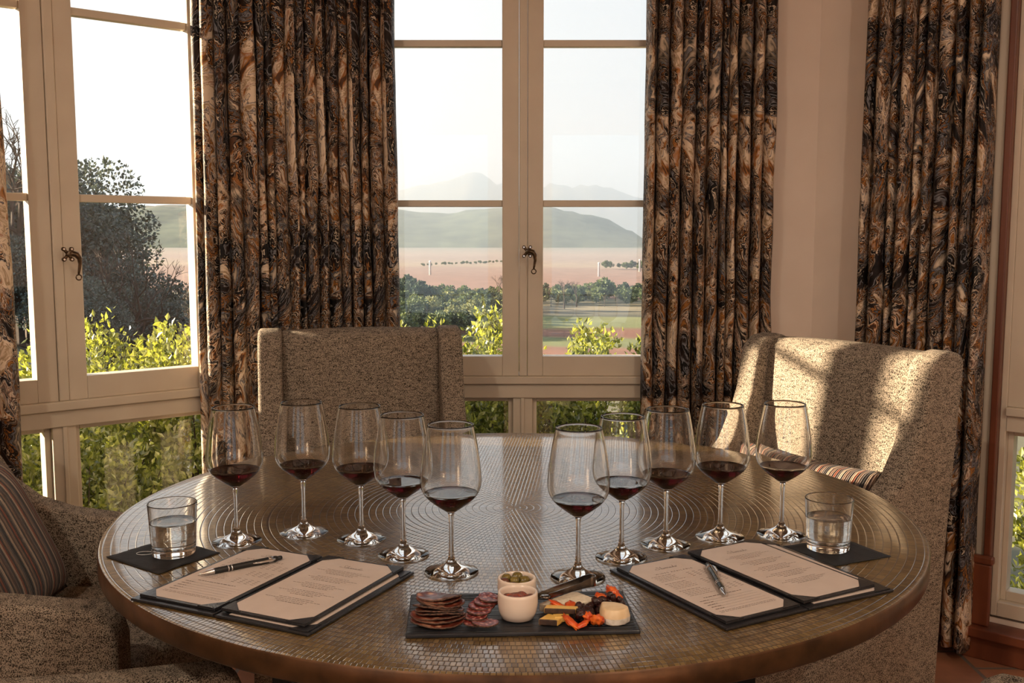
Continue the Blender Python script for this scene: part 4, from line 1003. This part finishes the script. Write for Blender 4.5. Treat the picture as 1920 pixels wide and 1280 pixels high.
# ------------------------------------------------------------------ outdoors: ground
def smooth(a, b, x):
    t = max(0, min(1, (x - a) / (b - a))); return t * t * (3 - 2 * t)
def gz(x, y):
    d = sqrt(x * x + y * y); az = x / max(y, 1.0)
    w = smooth(-0.62, -0.20, az)
    far = -0.35 - min(39.65, max(0.0, (d - 6)) * 0.19)
    near = -0.35 - min(1.5, max(0, d - 6) * 0.03) - min(38, max(0.0, d - 60) * 0.10)
    return far * w + near * (1 - w) + 0.25 * mnoise.noise(Vector((x * 0.05, y * 0.05, 0))) * min(1, max(0, d - 8) / 20)
xs = []; 
def geo(vals): return vals
ys = [3.75, 4.5, 5.5, 7, 9, 12, 16, 20, 26, 32, 40, 50, 62, 76, 92, 110, 130, 155, 180, 210, 240, 280, 340, 420, 520, 650, 850, 1100, 1500, 2200, 3200, 4500]
rx = [-2.6, -2.0, -1.6, -1.3, -1.05, -0.85, -0.7, -0.6, -0.5, -0.42, -0.35, -0.28, -0.2, -0.1, 0, 0.1, 0.2, 0.35, 0.6, 1.0, 1.6]
V = []; F = []
for y in ys:
    for r in rx: x = r * y; V.append((x, y, gz(x, y)))
n = len(rx)
for i in range(len(ys) - 1):
    for j in range(n - 1): F.append((i * n + j, i * n + j + 1, (i + 1) * n + j + 1, (i + 1) * n + j))
g = pydata('ground_valley', V, F, M_ground, smooth=True); g['kind'] = 'structure'
V = [(-14, -8, -0.4), (14, -8, -0.4), (14, 3.75, -0.36), (-14, 3.75, -0.36)]
g = pydata('ground_terrace', V, [(0, 1, 2, 3)], M_ground); g['kind'] = 'structure'

def ridge(name, Y, pts, base, mat, depth, rough, seed, az=False):
    """a range of hills: crest heights over x, with a real back and front slope"""
    V = []; F = []; N = 160
    x0, x1 = pts[0][0], pts[-1][0]
    def crest(x):
        for (a, ha), (b, hb) in zip(pts, pts[1:]):
            if a <= x <= b:
                t = (x - a) / (b - a); t = t * t * (3 - 2 * t); return ha + (hb - ha) * t
        return pts[-1][1]
    cols = [-1.0, -0.7, -0.45, -0.25, -0.1, 0.0, 0.15, 0.5, 1.0]
    for i in range(N + 1):
        x = x0 + (x1 - x0) * i / N; h = crest(x)
        for c in cols:
            k = 1 - abs(c) ** 1.3
            z = base + (h - base) * k + rough * k * (mnoise.noise(Vector((x * 0.006 + seed, c * 3, 1))) + 0.5 * mnoise.noise(Vector((x * 0.02, c * 7, seed))))
            V.append((x, Y + c * depth, z))
    n = len(cols)
    for i in range(N):
        for j in range(n - 1): F.append((i * n + j, (i + 1) * n + j, (i + 1) * n + j + 1, i * n + j + 1))
    o = pydata(name, V, F, mat, smooth=True); o['kind'] = 'structure'; return o
# crest heights: pixel row -> metres at that distance (horizon row 443)
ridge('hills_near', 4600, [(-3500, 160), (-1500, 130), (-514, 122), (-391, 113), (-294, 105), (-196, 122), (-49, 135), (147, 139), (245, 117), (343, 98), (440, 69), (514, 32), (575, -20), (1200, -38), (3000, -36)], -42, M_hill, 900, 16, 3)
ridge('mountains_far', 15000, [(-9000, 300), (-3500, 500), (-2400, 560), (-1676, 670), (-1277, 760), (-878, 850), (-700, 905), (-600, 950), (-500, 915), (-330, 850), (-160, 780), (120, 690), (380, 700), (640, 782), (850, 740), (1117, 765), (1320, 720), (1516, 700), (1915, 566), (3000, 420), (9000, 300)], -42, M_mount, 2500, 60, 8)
# haze lying over the valley, a real scattering volume
bm = bmesh.new(); prism(bm, [(-160, 170), (420, 170), (5200, 21000), (-4200, 21000)], -60, 1400); fixn(bm)
hz = NT('valley_haze'); vs = hz.n('VolumeScatter'); vs.inputs['Color'].default_value = (0.86, 0.95, 1.0, 1); vs.inputs['Density'].default_value = 0.00014; vs.inputs['Anisotropy'].default_value = 0.88
hz.l(vs.outputs[0], hz.out.inputs['Volume'])
HZ = obj('valley_haze', bm, hz.m); tag(HZ, 'pale blue haze over the valley and mountains', 'haze', kind='stuff')

# ------------------------------------------------------------------ outdoors: plants
def leafcloud(pts_fn, n, ln, wd, rnd, up=0.3):
    V = []; F = []
    for i in range(n):
        p, out = pts_fn(rnd)
        d = Vector((rnd.gauss(0, 1), rnd.gauss(0, 1), rnd.gauss(0, 1) + up)).normalized(); d = (d + out * 0.8).normalized()
        s = d.cross(Vector((rnd.gauss(0, 1), rnd.gauss(0, 1), rnd.gauss(0, 1)))).normalized(); nn = d.cross(s)
        L = ln * rnd.uniform(0.6, 1.2); w = wd * rnd.uniform(0.7, 1.2)
        k = len(V)
        V += [p, p + d * L * 0.45 + s * w / 2 + nn * w * 0.18, p + d * L, p + d * L * 0.45 - s * w / 2 + nn * w * 0.18, p + d * L * 0.5]
        F += [(k, k + 1, k + 2, k + 4), (k, k + 4, k + 2, k + 3)]
    return V, F
def bush_mesh(seed, n=10500, R=(0.46, 0.46, 0.62), lz=0.60):
    rnd = random.Random(seed); tips = []
    for i in range(90):
        a = rnd.uniform(0, 2 * pi); e = math.asin(rnd.uniform(-0.35, 1.0)); k = rnd.uniform(0.80, 1.18)
        tips.append(Vector((cos(a) * cos(e) * R[0] * k, sin(a) * cos(e) * R[1] * k, lz + sin(e) * R[2] * k)))
    roots = [Vector((rnd.gauss(0, 0.05), rnd.gauss(0, 0.05), 0)) for _ in range(8)]
    def f(r):
        t = r.choice(tips); o = Vector((t.x * 0.25, t.y * 0.25, lz * 0.55)); u = 1 - 0.55 * r.random() ** 1.6
        p = o.lerp(t, u) + Vector((r.gauss(0, 1), r.gauss(0, 1), r.gauss(0, 1))) * 0.028
        return p, (t - o).normalized()
    V, F = leafcloud(f, n, 0.038, 0.022, rnd)
    me = bpy.data.meshes.new('leaves'); me.from_pydata(V, [], F); me.materials.append(M_leaf)
    bm = bmesh.new()
    for i in range(26):
        t = tips[i * 3]; tube(bm, [(rnd.gauss(0, .03), rnd.gauss(0, .03), 0), Vector((t.x * 0.3, t.y * 0.3, lz * 0.6)), t * 0.95], [0.009, 0.006, 0.002], 5)
    ms = bpy.data.meshes.new('stems'); bm.to_mesh(ms); bm.free(); ms.materials.append(M_bark)
    return me, ms
bushes = [bush_mesh(k) for k in (1, 2, 3)]
def put_bush(k, x, y, s, rz, label, z=None, sz=None):
    t = empty('shrub', (x, y, -0.36 if z is None else z), rz, label, 'shrub', 'glossy green shrubs outside the windows'); t.scale = (s, s, sz or s)
    for nm, me in zip(('leaves', 'stems'), bushes[k % 3]):
        o = bpy.data.objects.new(nm, me); COL.objects.link(o); o.parent = t
SH = [(-0.40, 4.75, 0.95, 'shrub outside, glimpsed at the left edge of the middle window'),
      (-0.04, 4.65, 0.90, 'shrub behind the left half of the middle window'),
      (0.42, 4.70, 1.00, 'tallest shrub rising in the right half of the middle window'),
      (0.90, 4.75, 0.88, 'shrub behind the curtain on the right of the middle window'),
      (-0.20, 5.35, 0.95, 'farther shrub seen behind the nearer ones in the middle window'),
      (-0.85, 4.75, 0.98, 'shrub behind the wide curtain corner outside'),
      (-1.35, 4.30, 1.00, 'shrub at the right side of the left window'),
      (-1.80, 4.10, 0.93, 'shrub below the right casement of the left window'),
      (-2.20, 3.75, 0.97, 'shrub behind the mullion of the left window'),
      (-2.65, 3.45, 1.02, 'shrub seen through the left casement of the left window'),
      (-2.05, 4.75, 0.95, 'farther shrub behind the left window hedge'),
      (-2.9, 4.1, 1.0, 'farther shrub at the far left of the hedge'),
      (-1.05, 4.02, 0.80, 'low shrub close under the left window'),
      (-1.60, 3.60, 0.78, 'low shrub close below the left window middle'),
      (-2.45, 2.95, 0.86, 'low shrub outside near the left curtain'),
      (2.30, 3.55, 0.95, 'shrub outside the right window beside the red wood frame'),
      (2.75, 3.20, 0.95, 'second shrub outside the right window')]
for i, (x, y, s, lb) in enumerate(SH): put_bush(i, x, y, s, i * 1.1, lb)

def branch_tree(seed, H, depth=6, spread=0.55):
    rnd = random.Random(seed); bm = bmesh.new(); ends = []
    def rec(p, d, L, r, k):
        q = p + d * L; m_ = p.lerp(q, 0.5) + Vector((rnd.gauss(0, 1), rnd.gauss(0, 1), rnd.gauss(0, 1))) * L * 0.06
        tube(bm, [p, m_, q], [r, r * 0.85, r * 0.68], 5 if k < 3 else 3, caps=False); ends.append((q, d))
        if k >= depth: return
        for _ in range(2 if k == 0 else rnd.choice((2, 3, 3))):
            nd = (d + Vector((rnd.gauss(0, 1), rnd.gauss(0, 1), rnd.gauss(0, 0.7))) * spread + Vector((0, 0, 0.10))).normalized()
            rec(q, nd, L * rnd.uniform(0.62, 0.86), r * 0.62, k + 1)
    rec(Vector((0, 0, 0)), Vector((0.03, 0.02, 1)).normalized(), H * 0.24, H * 0.022, 0)
    me = bpy.data.meshes.new('branches'); bm.to_mesh(me); bm.free(); return me, ends
def crown_mesh(seed, n, ln, R, H, clumps=26, mat=None, thr=0.45, base=0.35):
    rnd = random.Random(seed); C = []
    for i in range(clumps):
        a = rnd.uniform(0, 2 * pi); e = math.asin(rnd.uniform(-0.5, 1.0)); k = rnd.uniform(0.35, 0.85)
        C.append((Vector((cos(a) * cos(e) * R * k, sin(a) * cos(e) * R * k, H * (base + (1 - base) * 0.5) + sin(e) * H * (1 - base) * 0.5 * k)), R * rnd.uniform(0.22, 0.40)))
    def f(r):
        c, q = r.choice(C); d = Vector((r.gauss(0, 1), r.gauss(0, 1), r.gauss(0, 1))).normalized(); return c + Vector((d.x, d.y, d.z * 0.8)) * q * (1 - 0.4 * r.random() ** 2), d
    V, F = leafcloud(f, n, ln, ln * 0.7, rnd)
    me = bpy.data.meshes.new('foliage'); me.from_pydata(V, [], F); me.materials.append(mat); return me
# dark oaks on the slope to the left
oakA = crown_mesh(31, 30000, 0.21, 4.6, 8.2, 44, M_oak, base=0.10)
oakB = crown_mesh(32, 24000, 0.21, 4.0, 7.2, 36, M_oak, base=0.10)
bareA, _ = branch_tree(41, 9.0, 6, 0.52); bareA.materials.append(M_twig)
bareB, _ = branch_tree(42, 9.0, 6, 0.60); bareB.materials.append(M_twig)
trunk, _ = branch_tree(43, 8.0, 2, 0.5); trunk.materials.append(M_bark)
def tree(name, meshes, x, y, s, rz, label, group, z=None):
    t = empty(name, (x, y, gz(x, y) - 0.1 if z is None else z), rz, label, 'tree', group); t.scale = (s, s, s)
    for nm, me in meshes:
        o = bpy.data.objects.new(nm, me); COL.objects.link(o); o.parent = t
OAK = [(-15.6, 38.0, 0.66, 1), (-19.6, 40.5, 0.90, 0), (-25.5, 42.5, 1.15, 1), (-14.2, 42.5, 0.55, 0), (-17.6, 47.5, 0.80, 1), (-23.5, 50.5, 1.15, 0), (-33.5, 44.0, 1.2, 0),
       (-12.9, 37.5, 0.56, 0), (-14.3, 33.2, 0.42, 0), (-17.4, 34.2, 0.50, 1), (-20.6, 34.0, 0.58, 0), (-12.0, 41.0, 0.50, 1), (-10.2, 37.0, 0.42, 0)]
for i, (x, y, s, k) in enumerate(OAK):
    tree('oak_tree', (('foliage', [oakA, oakB][k]), ('trunk', trunk)), x, y, s, i * 1.7, ('dark leafy grove tree seen through the left casement of the left window' if x / y < -0.47 else 'dark leafy grove tree seen through the right casement of the left window'), ('dark oaks, left casement' if x / y < -0.47 else 'dark oaks, right casement'))
for i, (x, y, s, lb) in enumerate([(-14.2, 35.5, 0.80, 'bare-branched tree over the grove in the right casement of the left window'), (-17.0, 34.5, 1.00, 'tall bare tree seen through the left casement'), (-12.9, 35.0, 0.66, 'smaller bare tree at the right end of the dark grove'), (-25.5, 36, 1.1, 'bare tree at the far left of the grove')]):
    tree('bare_tree', (('branches', [bareA, bareB][i % 2]),), x, y, s, i * 2.1, lb, 'bare trees in the left grove')
# valley trees
vt = [crown_mesh(51, 900, 1.5, 5.0, 9.0, 16, M_tree1, base=0.05), crown_mesh(52, 900, 1.5, 5.5, 8.0, 16, M_tree2, base=0.05), crown_mesh(53, 900, 1.3, 3.6, 11.0, 14, M_tree3, base=0.05)]
bv, _ = branch_tree(61, 12.0, 5, 0.5); bv.materials.append(M_twig)
rv = random.Random(17)
def vput(px, row, k, s):       # real positions on the valley floor (height -40)
    pass
kinds = ['round green tree in the valley belt beyond the middle window', 'pale olive tree in the valley belt beyond the middle window', 'dark evergreen tree in the valley belt beyond the middle window', 'bare brown tree in the valley belt beyond the middle window']
grp = ['green valley trees', 'olive valley trees', 'dark valley evergreens', 'bare valley trees']
placed_t = []
REG = {'L': 'in the left half of the middle window', 'R': 'in the right half of the middle window', 'H': 'in the thin far hedgerow across the vineyard', 'C': 'in the far copse near the right curtain'}
def vtree(x, y, k, s, f=1.0, reg=None):
    reg = reg or ('L' if x < 0 else 'R')
    lab = ('round green valley tree ', 'pale olive valley tree ', 'dark evergreen valley tree ', 'bare brown valley tree ')[k] + REG[reg]
    gp = grp[k] + {'L': ', left half', 'R': ', right half', 'H': ', far hedgerow', 'C': ', far copse'}[reg]
    r = (5.2, 5.6, 3.8, 5.0)[k] * s
    for a, b, q in placed_t:
        if (a - x) ** 2 + (b - y) ** 2 < ((r + q) * 0.97 * f) ** 2: return
    placed_t.append((x, y, r))
    z = min(gz(x, y), -39.5)
    if k == 3: tree('valley_tree', (('branches', bv),), x, y, s, rv.random() * 6, lab, gp, z)
    else: tree('valley_tree', (('foliage', vt[k]),), x, y, s, rv.random() * 6, lab, gp, z)
for (x, y, k, s) in [(14, 560, 2, 1.5), (22, 570, 3, 1.9), (30, 575, 3, 1.8), (38, 590, 3, 1.7), (-8, 610, 3, 2.0), (-16, 600, 3, 1.8), (56, 620, 0, 1.6), (52, 622, 0, 1.4)]: vtree(x, y, k, s)
for x_, y_ in ((-70, 600), (-64, 612), (-58, 590), (-75, 640), (-70, 655), (-50, 560)): vtree(x_, y_, 2, 1.7, 1.0)
# left belt (thick), from 330 to 620 m
for i in range(1500):
    y = rv.uniform(400, 640); x = rv.uniform(-0.118, -0.004) * y
    k = rv.choice((0, 0, 1, 1, 2)) if x / y > -0.09 else rv.choice((0, 2))
    vtree(x, y, k, rv.uniform(0.85, 1.2))
for i in range(500):                       # right belt along the stream
    y = rv.uniform(590, 700); x = rv.uniform(0.012, 0.16) * y
    k = rv.choice((0, 0, 1, 2, 3)); vtree(x, y, k, rv.uniform(0.75, 1.2))
for i in range(26):                       # far hedgerow and far copse
    vtree(-128 + i * 5.2 + rv.uniform(-2, 2), 1400 + i * 8 + rv.uniform(-25, 25), 0, rv.uniform(0.35, 0.6), 1.0, 'H')
for i in range(26):
    vtree(118 + i * 3.9 + rv.uniform(-2, 2), 1250 + rv.uniform(-20, 40), rv.choice((0, 0, 2)), rv.uniform(0.7, 1.2), 1.0, 'C')
for (x, y, s, lb) in [(-88, 1080, 1.0, 'white post in the vineyard left of the middle mullion'), (90, 1040, 0.95, 'white post in the vineyard right of the middle mullion'), (150, 1180, 0.95, 'white post in the vineyard by the right curtain')]:
    bm = bmesh.new(); lathe(bm, [(0, 0), (1.2, 0), (1.0, 14), (1.25, 14.2), (1.25, 15.2), (0, 15.6)], 16)
    o = obj('white_post', bm, M_whitepost, None, smooth=True); o.location = (x, y, -40); o.scale = (s, s, s); tag(o, lb, 'post', 'white vineyard posts')
